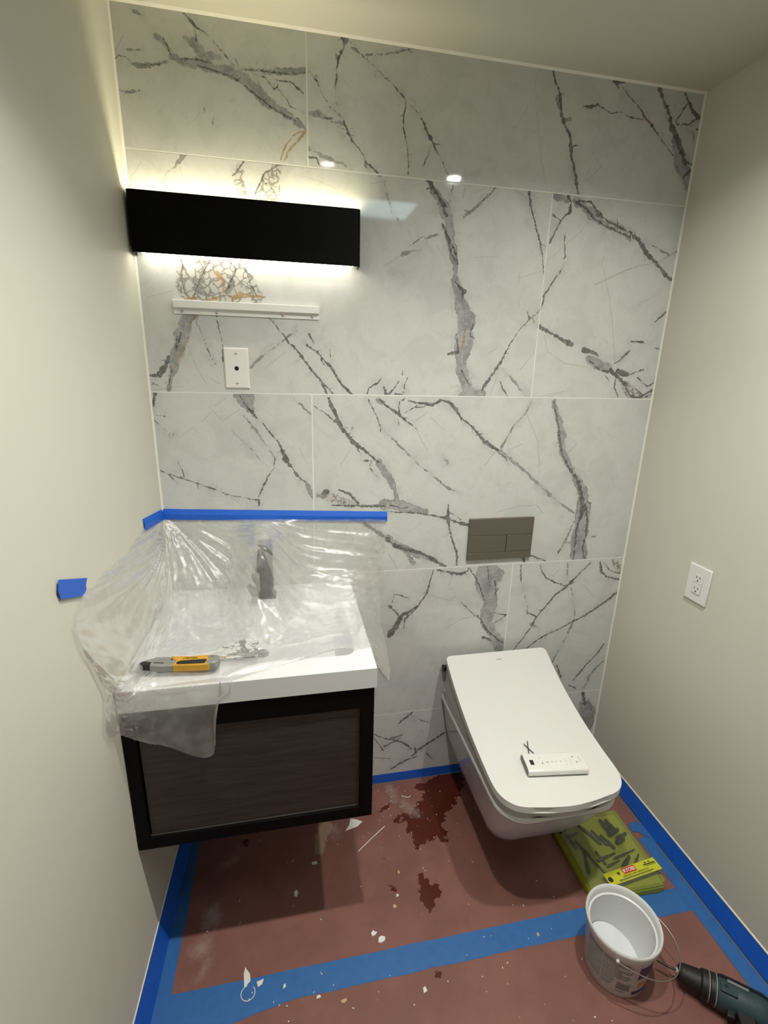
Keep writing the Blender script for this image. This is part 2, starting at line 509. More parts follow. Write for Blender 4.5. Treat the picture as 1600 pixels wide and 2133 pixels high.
# ------------------------------------------------------------------ vein / stain distance fields
def jagged(pts, step, amp, wob):
    """pts: (x, y, full width). Returns finely stepped points with fractal wander and changing width."""
    out = []
    ph = rng.uniform(0, 1000)
    s = 0.0
    for (a, b) in zip(pts, pts[1:]):
        L = math.hypot(b[0] - a[0], b[1] - a[1])
        n = max(1, int(L / step))
        tx, ty = ((b[0] - a[0]) / L, (b[1] - a[1]) / L) if L > 1e-6 else (1, 0)
        for i in range(n):
            t = i / n
            q = s + L * t
            o1 = mnoise.noise((q / 14.0, ph, 0.3)) * amp * 1.6 + mnoise.noise((q / 5.0, ph, 7.3)) * amp
            wv = 1 + wob * (mnoise.noise((q / 9.0, ph, 11.0)) * 1.1 + mnoise.noise((q / 3.5, ph, 17.0)) * 0.6)
            wd = (a[2] + (b[2] - a[2]) * t) * max(0.3, wv)
            out.append((a[0] + (b[0] - a[0]) * t - ty * o1, a[1] + (b[1] - a[1]) * t + tx * o1, wd))
        s += L
    out.append(pts[-1])
    return out

def field(xs, ys, lines, far):
    """min over lines of (distance - half width) on the lattice xs × ys"""
    F = np.full((len(xs), len(ys)), far, np.float32)
    for pts in lines:
        for a, b in zip(pts, pts[1:]):
            r = max(a[2], b[2]) / 2 + far
            i0, i1 = np.searchsorted(xs, min(a[0], b[0]) - r), np.searchsorted(xs, max(a[0], b[0]) + r)
            j0, j1 = np.searchsorted(ys, min(a[1], b[1]) - r), np.searchsorted(ys, max(a[1], b[1]) + r)
            if i1 <= i0 or j1 <= j0: continue
            X = xs[i0:i1, None]; Y = ys[None, j0:j1]
            dx, dy = b[0] - a[0], b[1] - a[1]
            L2 = dx * dx + dy * dy + 1e-9
            t = np.clip(((X - a[0]) * dx + (Y - a[1]) * dy) / L2, 0, 1)
            d = np.sqrt((X - a[0] - t * dx) ** 2 + (Y - a[1] - t * dy) ** 2) - (a[2] + (b[2] - a[2]) * t) / 2
            np.minimum(F[i0:i1, j0:j1], d, out=F[i0:i1, j0:j1])
    return F

def adaptive_sheet(xs, ys, near, sub):
    """faces on the lattice: coarse quads where nothing happens, fine ones near marks; returns used lattice ids and faces"""
    nx, ny = len(xs), len(ys)
    faces = []
    idx = lambda i, j: i * ny + j
    for ci in range((nx - 1) // sub):
        for cj in range((ny - 1) // sub):
            i, j = ci * sub, cj * sub
            if near[i:i + sub + 1, j:j + sub + 1].any():
                for a in range(sub):
                    for b in range(sub):
                        faces.append((idx(i + a, j + b), idx(i + a + 1, j + b), idx(i + a + 1, j + b + 1), idx(i + a, j + b + 1)))
            else:
                faces.append((idx(i, j), idx(i + sub, j), idx(i + sub, j + sub), idx(i, j + sub)))
    faces = np.array(faces, np.int64)
    used = np.unique(faces)
    remap = np.full(nx * ny, -1, np.int64); remap[used] = np.arange(len(used))
    return used, remap[faces]

VEINS = """g 103,2411,119 126,2396,119 137,2375,160 170,2366,186 222,2365,213 265,2360,229 301,2353,260 331,2334,263 357,2311,236 389,2293,201 417,2280,186 445,2266,125 464,2254,63
d 196,2362,41 239,2355,57 274,2350,42 313,2332,59 344,2312,69 380,2292,44 412,2279,61 440,2268,53
d 123,2408,63 130,2389,40 141,2368,31 197,2375,56 231,2372,41
g 301,2367,59 333,2367,109 374,2371,126 415,2374,146 466,2382,146
d 310,2368,25 346,2370,38 387,2371,50 420,2371,43 466,2380,34
d 337,2361,34 364,2357,42 386,2332,42 396,2341,34 391,2356,34
d 391,2356,51 428,2354,52 447,2343,78 461,2333,61
d 395,2337,34 413,2319,30 427,2301,44 455,2292,22 467,2289,22
g 341,2358,67 349,2336,94 367,2310,77
d 172,2466,28 190,2451,95 202,2438,56 223,2433,28 239,2417,32 255,2404,28 267,2391,65 284,2374,33 301,2367,42
d 197,2437,39 198,2416,28 200,2410,24
f 235,2428,16 241,2446,16 273,2474,12
g 57,2458,54 68,2450,92 78,2445,46
d -1,2349,31 15,2362,31 31,2359,24 40,2348,31
g 40,2347,39 59,2345,71 97,2353,79 127,2361,56
d 59,2346,21 97,2353,31 119,2360,24
g 29,2376,16 66,2379,31
f 28,2401,38 8,2370,32
g 0,2333,87 0,2322,55
g -4,2290,40 19,2286,56 53,2292,32
r 466,2250,45 430,2234,36 410,2209,40 397,2174,36
r 466,2246,36 449,2230,63 419,2198,63 406,2175,41
d 206,2273,34 206,2261,34
g 229,2252,51 226,2240,43
d 289,2390,25 297,2372,41
g 174,2416,160 199,2401,201 215,2384,203 250,2385,164
d 302,2166,45 289,2148,80 269,2127,53
d 413,2168,91 384,2161,73 355,2141,64 337,2110,64 323,2083,37
l 389,2157,273 368,2125,366 362,2086,511
d 384,2144,27 392,2110,29 386,2088,28
d 349,2124,27 377,2100,27 362,2084,29
g 148,2164,61 124,2137,39 95,2110,69 76,2083,30
f 135,2134,22 146,2087,18
f 42,2138,17 5,2094,21 -8,2092,16
g -8,2094,60 2,2083,94
l 289,2148,134 283,2118,270 295,2089,228
f 432,2144,19 481,2139,19 546,2121,19
d 572,2482,164 574,2467,158 569,2448,56 556,2421,104 550,2399,48 548,2373,64 546,2351,29 546,2328,17 557,2303,18 559,2297,19
d 578,2464,34 603,2454,17
d 550,2478,14 565,2463,28
g 547,2430,21 552,2421,84
d 471,2397,24 483,2377,31 498,2364,41 509,2340,28 528,2312,29 548,2302,33 565,2288,43 579,2264,74 591,2240,89 613,2222,37 624,2209,29 630,2192,42 659,2174,77 672,2163,46
g 496,2374,76 500,2358,63
d 579,2266,29 605,2267,15
d 579,2264,29 553,2268,22
d 577,2256,21 567,2241,15
g 474,2290,99 503,2289,121 526,2280,108 561,2277,73 577,2271,44
d 499,2294,42 503,2286,29
d 514,2284,36 538,2285,86
g 472,2210,94 494,2202,88 521,2191,81 545,2186,51 581,2176,29
d 472,2190,88 494,2188,52 501,2174,52
g 630,2192,31 634,2179,34 643,2173,31
g 592,2449,21 646,2418,29
d 646,2418,25 678,2396,39 703,2382,32 724,2363,62 742,2347,30 783,2321,23
d 742,2347,30 738,2316,53 736,2289,52 746,2252,41 754,2214,49 755,2172,46
d 788,2311,59 806,2279,114 824,2255,116 831,2243,54 852,2217,39 876,2179,35
g 818,2249,31 813,2224,31 795,2195,27
g 630,2435,42 677,2446,71 712,2453,49 736,2461,71 764,2471,56 801,2483,36
d 712,2452,21 736,2461,35 764,2471,29 801,2483,21
f 700,2477,14 712,2456,17
f 734,2476,14 738,2464,18
f 659,2481,14 672,2473,14
g 916,2179,24 942,2189,24 960,2191,16
f 1056,2318,12 1073,2320,16 1103,2376,15
g 672,2161,54 685,2144,46 694,2120,79 703,2092,64 712,2074,64 730,2053,40
f 647,2141,27 689,2150,31
d 808,2162,55 821,2160,143 833,2143,119 854,2119,73 873,2101,81
g 854,2119,121 873,2101,245 884,2065,291
g 889,2155,40 885,2117,81
d 813,2141,71 822,2144,40
g 931,2095,29 950,2092,58 975,2117,41 1005,2144,29 1026,2163,21
f 959,2142,20 994,2162,16
f 929,2154,21 924,2128,17
g 1086,2162,24 1131,2141,34
d 1170,2477,62 1176,2450,99 1189,2432,54 1201,2410,119 1206,2390,91 1212,2362,121 1226,2339,94 1245,2320,104 1252,2292,134 1259,2263,106 1275,2230,98 1286,2196,119 1296,2168,79
g 1196,2405,138 1201,2386,83
d 1200,2410,36 1215,2419,22
g 1219,2351,74 1240,2357,56
d 1256,2288,48 1276,2296,19
f 1130,2472,18 1119,2436,22 1128,2382,18 1144,2318,18 1160,2253,24 1178,2199,19 1189,2170,19
f 1035,2315,13 1086,2319,14 1139,2318,14
d 1364,2464,64 1380,2462,187 1401,2468,94
d 1382,2454,94 1386,2448,37
d 1395,2456,37 1430,2431,38 1463,2410,58 1483,2391,68 1510,2373,98 1538,2350,49 1573,2323,40 1605,2300,41
r 1483,2391,49 1510,2373,59
d 1278,2392,36 1299,2394,111 1320,2400,66
d 1322,2403,56 1354,2392,43 1372,2386,38 1404,2393,34 1446,2381,39 1480,2382,44
f 1330,2391,19 1338,2330,19 1323,2311,20 1326,2282,24 1349,2258,20 1362,2248,25 1342,2231,19
f 1362,2251,19 1328,2212,24 1307,2206,21
f 1324,2238,20 1309,2211,20
d 1522,2464,183 1539,2439,146 1566,2408,157 1582,2376,199 1601,2356,201 1619,2332,254 1636,2307,154 1654,2282,135
g 1603,2348,252 1625,2306,359 1637,2280,389 1666,2247,316 1684,2207,149
d 1652,2241,73 1666,2256,156 1676,2266,104
d 1652,2291,104 1679,2280,63
d 1613,2460,146 1629,2441,109 1652,2418,150 1676,2407,171
d 1624,2436,59 1607,2408,49 1595,2386,59
d 1601,2382,70 1642,2386,60 1668,2404,81
f 1586,2452,29 1584,2419,29
d 1649,2383,31 1666,2358,36 1670,2339,25
d 1671,2376,50 1679,2375,71
d 1131,2161,77 1140,2126,44 1159,2088,54 1179,2034,51
f 1088,2164,29 1133,2143,30
g 823,2154,129 849,2121,164 868,2098,310 883,2063,259 892,2017,274 904,1975,242 912,1943,128 913,1910,129 927,1872,347 943,1828,340 959,1789,444 956,1742,449 952,1700,492 952,1658,292 969,1610,337 983,1560,394
d 820,2154,86 842,2131,65 862,2102,111 876,2078,145
d 865,2056,78 886,2016,136 898,1975,80 920,1949,58
d 899,2001,57 913,1976,69 921,1949,46
d 915,1900,48 946,1874,179 941,1851,60
d 907,1687,87 940,1694,139 933,1735,62
d 992,1737,50 976,1743,62 983,1778,74
d 953,1640,64 972,1610,51 988,1592,39
r 960,1771,37 956,1742,62 952,1706,37
g 963,1557,262 996,1567,329 1031,1564,266
d 1030,1577,132 1060,1624,117 1090,1668,143
d 1090,1668,91 1112,1718,51 1142,1767,39 1178,1804,51 1209,1832,38
d 1165,1827,31 1175,1804,89
g 1185,1804,39 1209,1781,32
d 1213,1832,51 1218,1876,88 1252,1929,56 1277,1968,37
d 1132,2162,80 1144,2119,59 1167,2068,53 1185,2026,72 1200,1983,49 1210,1933,31
d 1185,2026,54 1206,2016,36
d 763,1987,28 806,2017,39
f 761,2033,21 777,1998,22
d 810,2016,28 823,1991,22
g 816,2014,28 854,2027,28
g 743,1965,34 772,1975,79 802,1982,56
f 690,1930,28 743,1965,29
f 850,1998,23 877,1963,24
d 714,1916,29 720,1908,29
g 931,2077,45 948,2094,79 971,2111,56 1006,2142,34
d 942,2090,28 971,2108,34
f 921,2127,22 928,2158,22
f 1124,1922,24 1176,1939,24
f 1126,1939,24 1126,1906,25
f 1131,1860,25 1137,1837,25
f 964,1971,17 1046,1978,19
g 1099,1644,65 1130,1619,59 1169,1582,54 1194,1554,48
f 1081,1618,39 1062,1568,40
d 1093,1606,34 1106,1578,67 1130,1553,40
f 1162,1645,34 1205,1702,39
f 1209,1550,34 1265,1564,34 1333,1578,35
d 758,1633,37 758,1618,49
d 746,1600,49 731,1575,61 712,1556,113
d 775,1612,38 766,1588,62 764,1563,50
d 738,1560,88 758,1557,113
d 699,1580,86 709,1556,101
f 1040,1691,26 1069,1710,26
f 901,1882,24 913,1798,24
g 1214,2156,116 1261,2152,177
g 1291,2152,214 1324,2133,239 1362,2109,316 1406,2091,123
d 1292,2147,83 1331,2129,120 1366,2104,109 1407,2088,86 1451,2075,63 1496,2064,89
d 1364,2115,182 1381,2119,122 1404,2104,74 1448,2091,74 1493,2078,112 1533,2055,178 1565,2023,181 1612,1991,131 1648,1964,146 1687,1939,107
l 1405,2096,246 1449,2086,249 1502,2067,316
d 1301,2150,71 1341,2151,84 1365,2131,109 1384,2119,97
d 1263,2160,117 1275,2146,59 1276,2119,154 1261,2107,59 1246,2090,48
d 1218,2106,83 1246,2093,60
d 1246,2090,59 1228,2051,84 1218,2028,72
f 1343,2097,24 1320,2068,24 1266,2020,24 1218,1978,25
d 1267,2064,31 1268,2031,49 1277,1993,49 1271,1984,30
d 1441,2110,31 1447,2097,56
g 1532,2061,51 1594,2042,45 1651,2020,39
f 1684,2036,79 1611,1997,52 1540,1981,53 1473,1954,65 1393,1917,59
d 1678,2033,66 1690,2040,119
d 1212,1781,168 1253,1765,104 1291,1748,119 1336,1731,255
d 1386,1714,204 1420,1708,150 1444,1696,82
g 1405,1689,165 1430,1674,305 1457,1668,279 1489,1656,324
d 1410,1683,54 1452,1652,69 1491,1646,99
d 1497,1653,182 1532,1628,143 1568,1602,159
d 1529,1647,284 1569,1638,171
d 1569,1638,58 1628,1656,72
d 1524,1627,85 1523,1594,65 1544,1561,58
l 1560,1602,289 1596,1576,365 1624,1556,369
d 1560,1602,64 1590,1569,87 1624,1556,161 1659,1576,103 1688,1590,177
d 1609,1589,58 1654,1563,74 1684,1573,74
d 1609,1629,57 1655,1597,58 1689,1624,58
d 1561,1719,56 1548,1706,126 1539,1693,70 1509,1673,42
d 1560,1748,69 1610,1746,98
d 1642,1814,69 1668,1837,96 1690,1856,83
d 1660,1729,36 1688,1726,56
d 1482,1633,43 1500,1614,43
f 1406,1990,25 1447,1899,32 1478,1804,34 1511,1679,35
f 1233,1758,33 1254,1704,33 1324,1668,34 1406,1660,41
f 1601,1883,27 1564,1863,27
l 117,1888,264 128,1831,487
l 189,1918,479 166,1833,709
l 255,1922,704 238,1837,831
l 291,1882,329 317,1824,337
d 107,1928,42 123,1904,48 114,1862,37 127,1815,48
d 200,1924,37 170,1875,48 143,1821,49
d 287,1908,39 302,1861,39 320,1824,45
d 244,1921,37 264,1896,60 239,1847,87
g 147,1864,74 161,1833,109 182,1823,76
g 251,1864,110 238,1837,143
r 211,1886,129 219,1875,141
r 224,1873,54 227,1836,55
r 248,1817,66 272,1830,166 294,1829,89 340,1828,50
r 181,1811,66 209,1818,99
r 127,1815,44 148,1815,76
f 22,1812,21 90,1832,21
f 69,1890,21 104,1900,21
g 145,1776,219 122,1761,330 108,1722,366 96,1689,369 81,1643,248 70,1609,148 54,1562,46
d 90,1711,55 84,1672,68 102,1722,77
r 151,1773,44 126,1745,39
r 121,1712,45 104,1678,45 77,1626,46
d 63,1654,112 49,1625,204 30,1602,147 -6,1601,44
d 68,1620,56 59,1586,51 53,1562,34
g -4,1590,39 27,1573,40
f 1,1558,29 55,1568,29 95,1572,24
g 144,1762,33 162,1708,61 181,1652,52 191,1638,34
f 116,1689,28 139,1622,29 161,1582,29
d 201,1775,44 209,1726,29 215,1687,34
d 214,1681,69 212,1647,69
f 174,1596,29 199,1582,30
d 349,1773,45 389,1727,46 406,1704,83 430,1682,96 465,1636,86 496,1600,99 518,1557,76
d 502,1594,62 521,1576,87 537,1558,64
g 428,1740,47 394,1713,41 345,1679,41 315,1655,53 290,1631,41
f 393,1678,30 331,1629,30
d 457,1700,71 491,1678,86 512,1655,73 534,1634,111 553,1601,100 578,1574,114 598,1555,90
d 467,1730,119 479,1707,59
d 491,1684,42 509,1643,43
d 528,1691,31 531,1655,36
d 644,1546,64 650,1578,52 676,1591,76 689,1607,57
d 16,1552,121 2,1506,114 -1,1481,66 22,1454,39 40,1439,29
d 44,1436,24 43,1421,20
d 56,1436,29 54,1416,19
d 28,1486,39 35,1485,77
d 12,1489,29 30,1486,29
g 270,1550,498 274,1528,375 285,1506,191 296,1488,81
d 255,1548,49 268,1523,59 285,1503,111 304,1478,61
d 318,1465,41 340,1436,52 364,1405,74 376,1378,127 386,1351,193 404,1323,76 419,1298,99 443,1278,56
g 443,1278,77 461,1244,167 475,1220,192
d 358,1373,26 390,1383,26
d 391,1329,43 389,1362,31
g 262,1490,41 290,1452,71 313,1415,62 333,1389,47 350,1359,74
d 262,1490,31 290,1452,36
d 352,1356,64 346,1324,38 324,1292,70 309,1259,86 295,1231,49
d 286,1220,109 297,1220,109 293,1200,44
d 0,1324,60 42,1305,40 89,1288,46 147,1265,47 202,1239,49 258,1227,38 284,1220,55
d 60,1347,31 72,1318,51 74,1299,36
d 111,1280,51 113,1262,31
d 148,1267,31 147,1258,26
d 182,1251,32 182,1242,31
g 32,1305,30 47,1286,25
d 224,1444,20 257,1410,26 286,1379,31 305,1352,26
f 305,1352,21 333,1322,21
f 229,1436,26 252,1410,21
f 161,1517,24 199,1472,30 253,1508,25
f 138,1469,25 169,1500,24
f 72,1421,19 112,1452,20 126,1436,21
g 413,1545,35 445,1514,36 474,1489,31
f 429,1388,27 450,1339,21
f 452,1322,21 473,1300,22
f 211,1231,32 241,1202,28
f 145,1238,21 186,1234,22
f 180,1517,20 216,1542,20
d 522,1543,152 542,1499,140 560,1457,156 582,1428,115 604,1403,175 640,1378,104 686,1340,89
g 686,1340,225 705,1314,243 729,1279,184 746,1240,124 753,1208,141
d 480,1519,48 518,1492,56 560,1457,71
d 604,1400,58 626,1367,44
d 637,1344,74 663,1344,52 656,1318,53 687,1287,31
d 546,1474,184 567,1457,71
f 589,1378,29 560,1331,29
g 600,1453,42 589,1432,43
d 649,1541,49 675,1493,65 690,1457,66
g 690,1457,51 744,1406,59 775,1376,54 815,1338,54 873,1292,47 923,1251,49 973,1226,41
d 690,1457,51 691,1439,29
g 681,1538,171 700,1532,86
d 685,1542,86 711,1521,65 748,1497,116 779,1472,66 810,1450,45
f 810,1450,38 852,1376,31
d 769,1548,50 751,1536,51 750,1500,65
d 749,1479,44 751,1461,30
d 780,1539,58 814,1533,101 860,1526,133 889,1541,104 920,1538,89 945,1512,150 962,1487,99 1004,1458,101 1030,1432,125 1057,1405,157 1109,1374,81
g 1057,1401,126 1109,1374,97 1144,1350,179 1199,1314,74 1246,1277,76 1314,1218,138 1364,1182,61 1434,1137,45
d 771,1500,44 814,1526,44
d 792,1515,59 837,1522,44
f 809,1476,37 846,1501,37
d 958,1494,54 967,1476,38
d 1022,1428,47 1046,1431,39
d 1127,1358,73 1145,1338,49
f 1214,1541,71 1194,1503,63 1158,1458,63 1116,1382,72
g 1214,1537,39 1198,1503,39 1158,1458,39 1120,1385,47
f 1223,1537,48 1326,1576,31
f 1203,1496,40 1256,1404,41 1274,1292,25
f 1064,1324,41 1100,1374,40
f 1142,1374,40 1198,1396,41
g 912,1353,62 926,1333,141
f 858,1486,36 911,1443,31
g 1297,1542,127 1321,1489,194 1342,1435,263 1355,1372,252 1390,1315,222 1428,1265,279 1459,1214,355 1473,1153,471 1474,1083,514 1471,1012,561 1487,943,572
d 1297,1542,96 1317,1489,81 1334,1427,115 1352,1364,116 1391,1307,101 1434,1256,157 1457,1197,196 1470,1145,271 1456,1084,128 1457,1013,111 1462,948,94
d 1475,1171,125 1494,1118,91 1499,1047,111 1493,993,94 1510,946,95
d 1483,1179,89 1502,1174,45
f 1370,1356,42 1408,1395,42
g 1443,1106,81 1413,1024,74 1392,980,65
d 1399,993,93 1392,978,55
g 1419,1019,45 1442,1018,56
g 1496,1038,74 1542,1040,38
d 498,1235,104 516,1242,208
l 483,1231,149 538,1218,271 598,1194,230
d 556,1248,74 590,1232,121 620,1197,108
d 530,1196,60 598,1191,92 674,1187,109 712,1186,79
g 712,1190,393 751,1189,284 791,1180,351 856,1161,211
d 720,1194,62 767,1176,48 791,1180,96
d 721,1166,47 816,1159,56 880,1148,65 938,1134,116
d 938,1134,132 972,1120,100 1020,1106,202
d 941,1187,32 940,1138,198 949,1096,74 965,1045,85 986,992,121 986,953,87
g 945,1158,41 989,1128,41
d 644,1125,157 715,1073,178 756,1038,214 797,1024,150 855,1004,134 907,971,189 942,951,156
g 723,1073,211 772,1033,248 822,1010,201 890,980,187
g 789,1020,116 824,967,118
f 733,1006,50 763,953,41
d 1250,974,163 1256,946,164
d 1273,977,91 1350,946,56
f 1130,1152,43 1206,1170,42 1280,1172,44 1306,1142,44
f 1636,948,48 1663,961,78
d 900,939,63 889,901,76 880,850,102 848,799,90 818,778,116 788,764,232 764,719,272 741,684,261
d 848,793,51 800,750,91 796,710,52
d 754,852,37 778,847,64 810,832,38
d 737,808,126 756,787,76 775,765,76
d 757,852,31 749,820,39
d 915,938,76 946,930,64 972,922,166 1010,916,155 1031,928,64 1036,940,51
d 937,930,38 940,920,25
d 1037,937,58 1062,903,78
g 1110,939,654 1108,887,830 1120,832,619 1137,790,510 1127,750,514 1124,709,401 1156,656,351 1188,603,501 1205,572,361
d 1062,903,65 1084,862,59 1110,799,54
d 1110,939,39 1118,886,52 1127,859,34
d 1144,884,66 1154,816,54
d 1088,739,81 1111,703,96 1135,665,139 1164,641,85 1201,609,99
d 1117,642,126 1152,624,99
g 1165,910,265 1160,890,306
d 1154,744,41 1175,739,69 1206,733,55
d 1203,730,63 1159,699,49
g 1123,938,393 1144,924,329
d 1015,800,46 1061,752,54 1104,717,61
f 961,695,34 1024,731,40 1075,737,41
f 883,843,32 973,810,33 991,828,34
f 963,870,32 972,915,39
d 1244,938,54 1251,871,81
g 1259,863,34 1280,794,42 1295,729,41
d 1321,933,61 1351,881,82 1392,858,63 1444,837,71 1463,846,99
d 1462,853,113 1499,889,71 1538,931,84
g 1440,933,49 1447,865,56
f 1378,883,35 1406,908,41
d 1447,840,141 1473,853,141
d 1451,837,112 1406,805,113 1371,759,85 1335,712,100 1313,664,79 1284,616,71 1247,568,66
d 1466,832,57 1482,793,51
g 1482,793,44 1502,705,44
g 1504,691,59 1482,619,52 1455,554,53 1427,493,76
d 1677,793,163 1642,763,133 1589,727,118 1543,698,81 1496,677,81 1435,646,66 1374,622,103 1335,596,66 1297,563,59
d 1298,733,56 1335,712,114
g 1318,681,128 1348,664,72
d 1659,557,125 1638,521,94 1600,478,70 1569,435,94 1541,398,79
d 1672,478,79 1642,450,71 1605,399,48
d 1525,376,111 1558,356,79
g 1618,413,56 1597,352,80
d 1580,932,99 1591,890,128 1616,868,87 1678,850,116
d 1599,927,56 1626,895,64 1681,874,72
l 1634,932,143 1685,891,361
f 1521,839,28 1577,778,29
d 1455,478,76 1481,421,125
d 1595,340,177 1605,302,129 1618,268,164
l 1613,276,491 1644,206,754 1653,145,339
g 1618,268,411 1635,207,636 1653,145,304
d 856,340,101 824,310,86 798,298,65
d 985,213,121 952,190,91 912,167,136 878,144,120 852,116,91
d 851,153,90 808,195,104 734,222,65 694,247,58
g 807,227,74 761,218,65
d 695,228,64 736,159,59
d 864,155,106 873,113,60 819,97,136 765,65,75
d 914,122,69 940,90,54
d 792,283,65 830,324,50 862,343,72
d 697,133,44 764,118,53
g 830,324,43 885,286,36 920,273,74
f 894,238,36 856,196,37
d 735,182,74 801,212,74"""
STAINS = """w 1036,-28,76 977,-52,124 949,-96,120 915,-138,89 869,-182,117 847,-213,120 830,-252,68 809,-281,30 801,-302,9
w 754,-175,22 776,-165,33 799,-176,39
w 894,-249,44 905,-285,21
w 866,-49,19 907,-52,44
w 981,-126,49 990,-147,14
w 789,-399,14 789,-427,37 797,-450,52 823,-438,27 822,-460,24 792,-475,41 786,-515,11
w 736,-109,23 710,-124,16 695,-132,6
w 678,-314,7 685,-339,12
w 687,-422,12 687,-424,12
w 759,-679,6 764,-678,4
u 758,-38,43 762,-79,35
u 802,-110,27 823,-159,40
u 114,-395,61 121,-410,55
u 100,-492,51 84,-497,34
u 121,-520,21 109,-552,9 99,-569,4
u 127,-251,16 166,-231,16
p 488,-161,48 465,-202,35 458,-249,37
u 521,-180,41 524,-200,29
w 195,-165,17 202,-185,11"""

def parse(s, k):
    out = []
    for ln in s.strip().splitlines():
        t = ln.split()
        out.append((t[0], [(float(a), float(b), float(c) / k) for a, b, c in (q.split(',') for q in t[1:])]))
    return out

# ================================================================== STRUCTURE
# floor, ceiling (with the skylight opening), painted walls
struct(obj('floor', B(-0.25, W + 0.2, YF - 0.1, 0.1, -0.08, 0.0), 'subfloor'))
SKX0, SKX1, SKY0, SKY1 = 0.56, 1.132, -1.615, -1.262
bm = bmesh.new()
box(bm, -0.25, SKX0, YF - 0.1, 0.1, H, H + 0.012); box(bm, SKX1, W + 0.2, YF - 0.1, 0.1, H, H + 0.012)
box(bm, SKX0, SKX1, YF - 0.1, SKY0, H, H + 0.012); box(bm, SKX0, SKX1, SKY1, 0.1, H, H + 0.012)
struct(obj('ceiling', bm, 'ceil'))
sk = struct(obj('window_1', B(SKX0, SKX1, SKY0, SKY1, H + 0.004, H + 0.008), 'glass'))
bm = bmesh.new()
for a in ((SKX0, SKX0 + .012, SKY0, SKY1), (SKX1 - .012, SKX1, SKY0, SKY1), (SKX0 + .012, SKX1 - .012, SKY0, SKY0 + .012), (SKX0 + .012, SKX1 - .012, SKY1 - .012, SKY1)):
    box(bm, *a, H + 0.0002, H + 0.0038)
obj('window_frame', bm, 'caulk', sk)
bm = bmesh.new()
prism(bm, [(0, 0.0), (0, 0.1), (-0.14, 0.1), (-0.14, YF), (lx(YF), YF)], 0, H)
struct(obj('wall_left', bm, 'wall'))
struct(obj('wall_right', B(W, W + 0.12, YF, 0.1, 0, H), 'wall'))
struct(obj('wall_front', B(-0.25, W + 0.12, YF - 0.1, YF, 0, H), 'wall'))
wb = struct(obj('wall_back', B(0, W, 0.0002, 0.1, 0, H), 'grout'))

# large-format marble tiles, each with its own edges and veins
GAP, SUB, CELL = 0.0016, 8, 0.016
TILES = []
for z0, z1, xj in ((J1, H, X1), (J2, J1, X2), (J3, J2, X1), (J4, J3, X2), (0, J4, X1)):
    TILES.append((0, xj, z0, z1)); TILES.append((xj, W, z0, z1))
veins = parse(VEINS, 10.0)
tile_veins = [[] for _ in TILES]
for k, pts in veins:
    mid = pts[len(pts) // 2]
    cx = sum(p[0] for p in pts) / len(pts) / 1000; cz = sum(p[1] for p in pts) / len(pts) / 1000
    best = min(range(len(TILES)), key=lambda i: max(TILES[i][0] - cx, cx - TILES[i][1], TILES[i][2] - cz, cz - TILES[i][3]))
    amp, wob = {'d': (1.5, 0.75), 'g': (2.0, 0.5), 'f': (0.9, 0.4), 'l': (2.5, 0.3), 'r': (1.4, 0.5)}[k]
    if k == 'd': pts = [(a, b, c * 0.72) for a, b, c in pts]
    tile_veins[best].append((k, jagged(pts, 3.5, amp, wob)))
    if k == 'd' and len(pts) > 2:                       # short side cracks along the strong veins
        jp = tile_veins[best][-1][1]
        for q in range(3, len(jp) - 3, 5):
            if rng.random() < 0.6:
                a = jp[q]; dx, dy = jp[q + 2][0] - jp[q - 2][0], jp[q + 2][1] - jp[q - 2][1]
                an = math.atan2(dy, dx) + rng.choice([-1, 1]) * rng.uniform(0.5, 1.3); L = rng.uniform(6, 24)
                tile_veins[best].append(('d' if rng.random() < .6 else 'f', jagged([(a[0], a[1], min(a[2] * .5, 5)), (a[0] + L * math.cos(an), a[1] + L * math.sin(an), 0.5)], 3.0, 0.8, 0.3)))
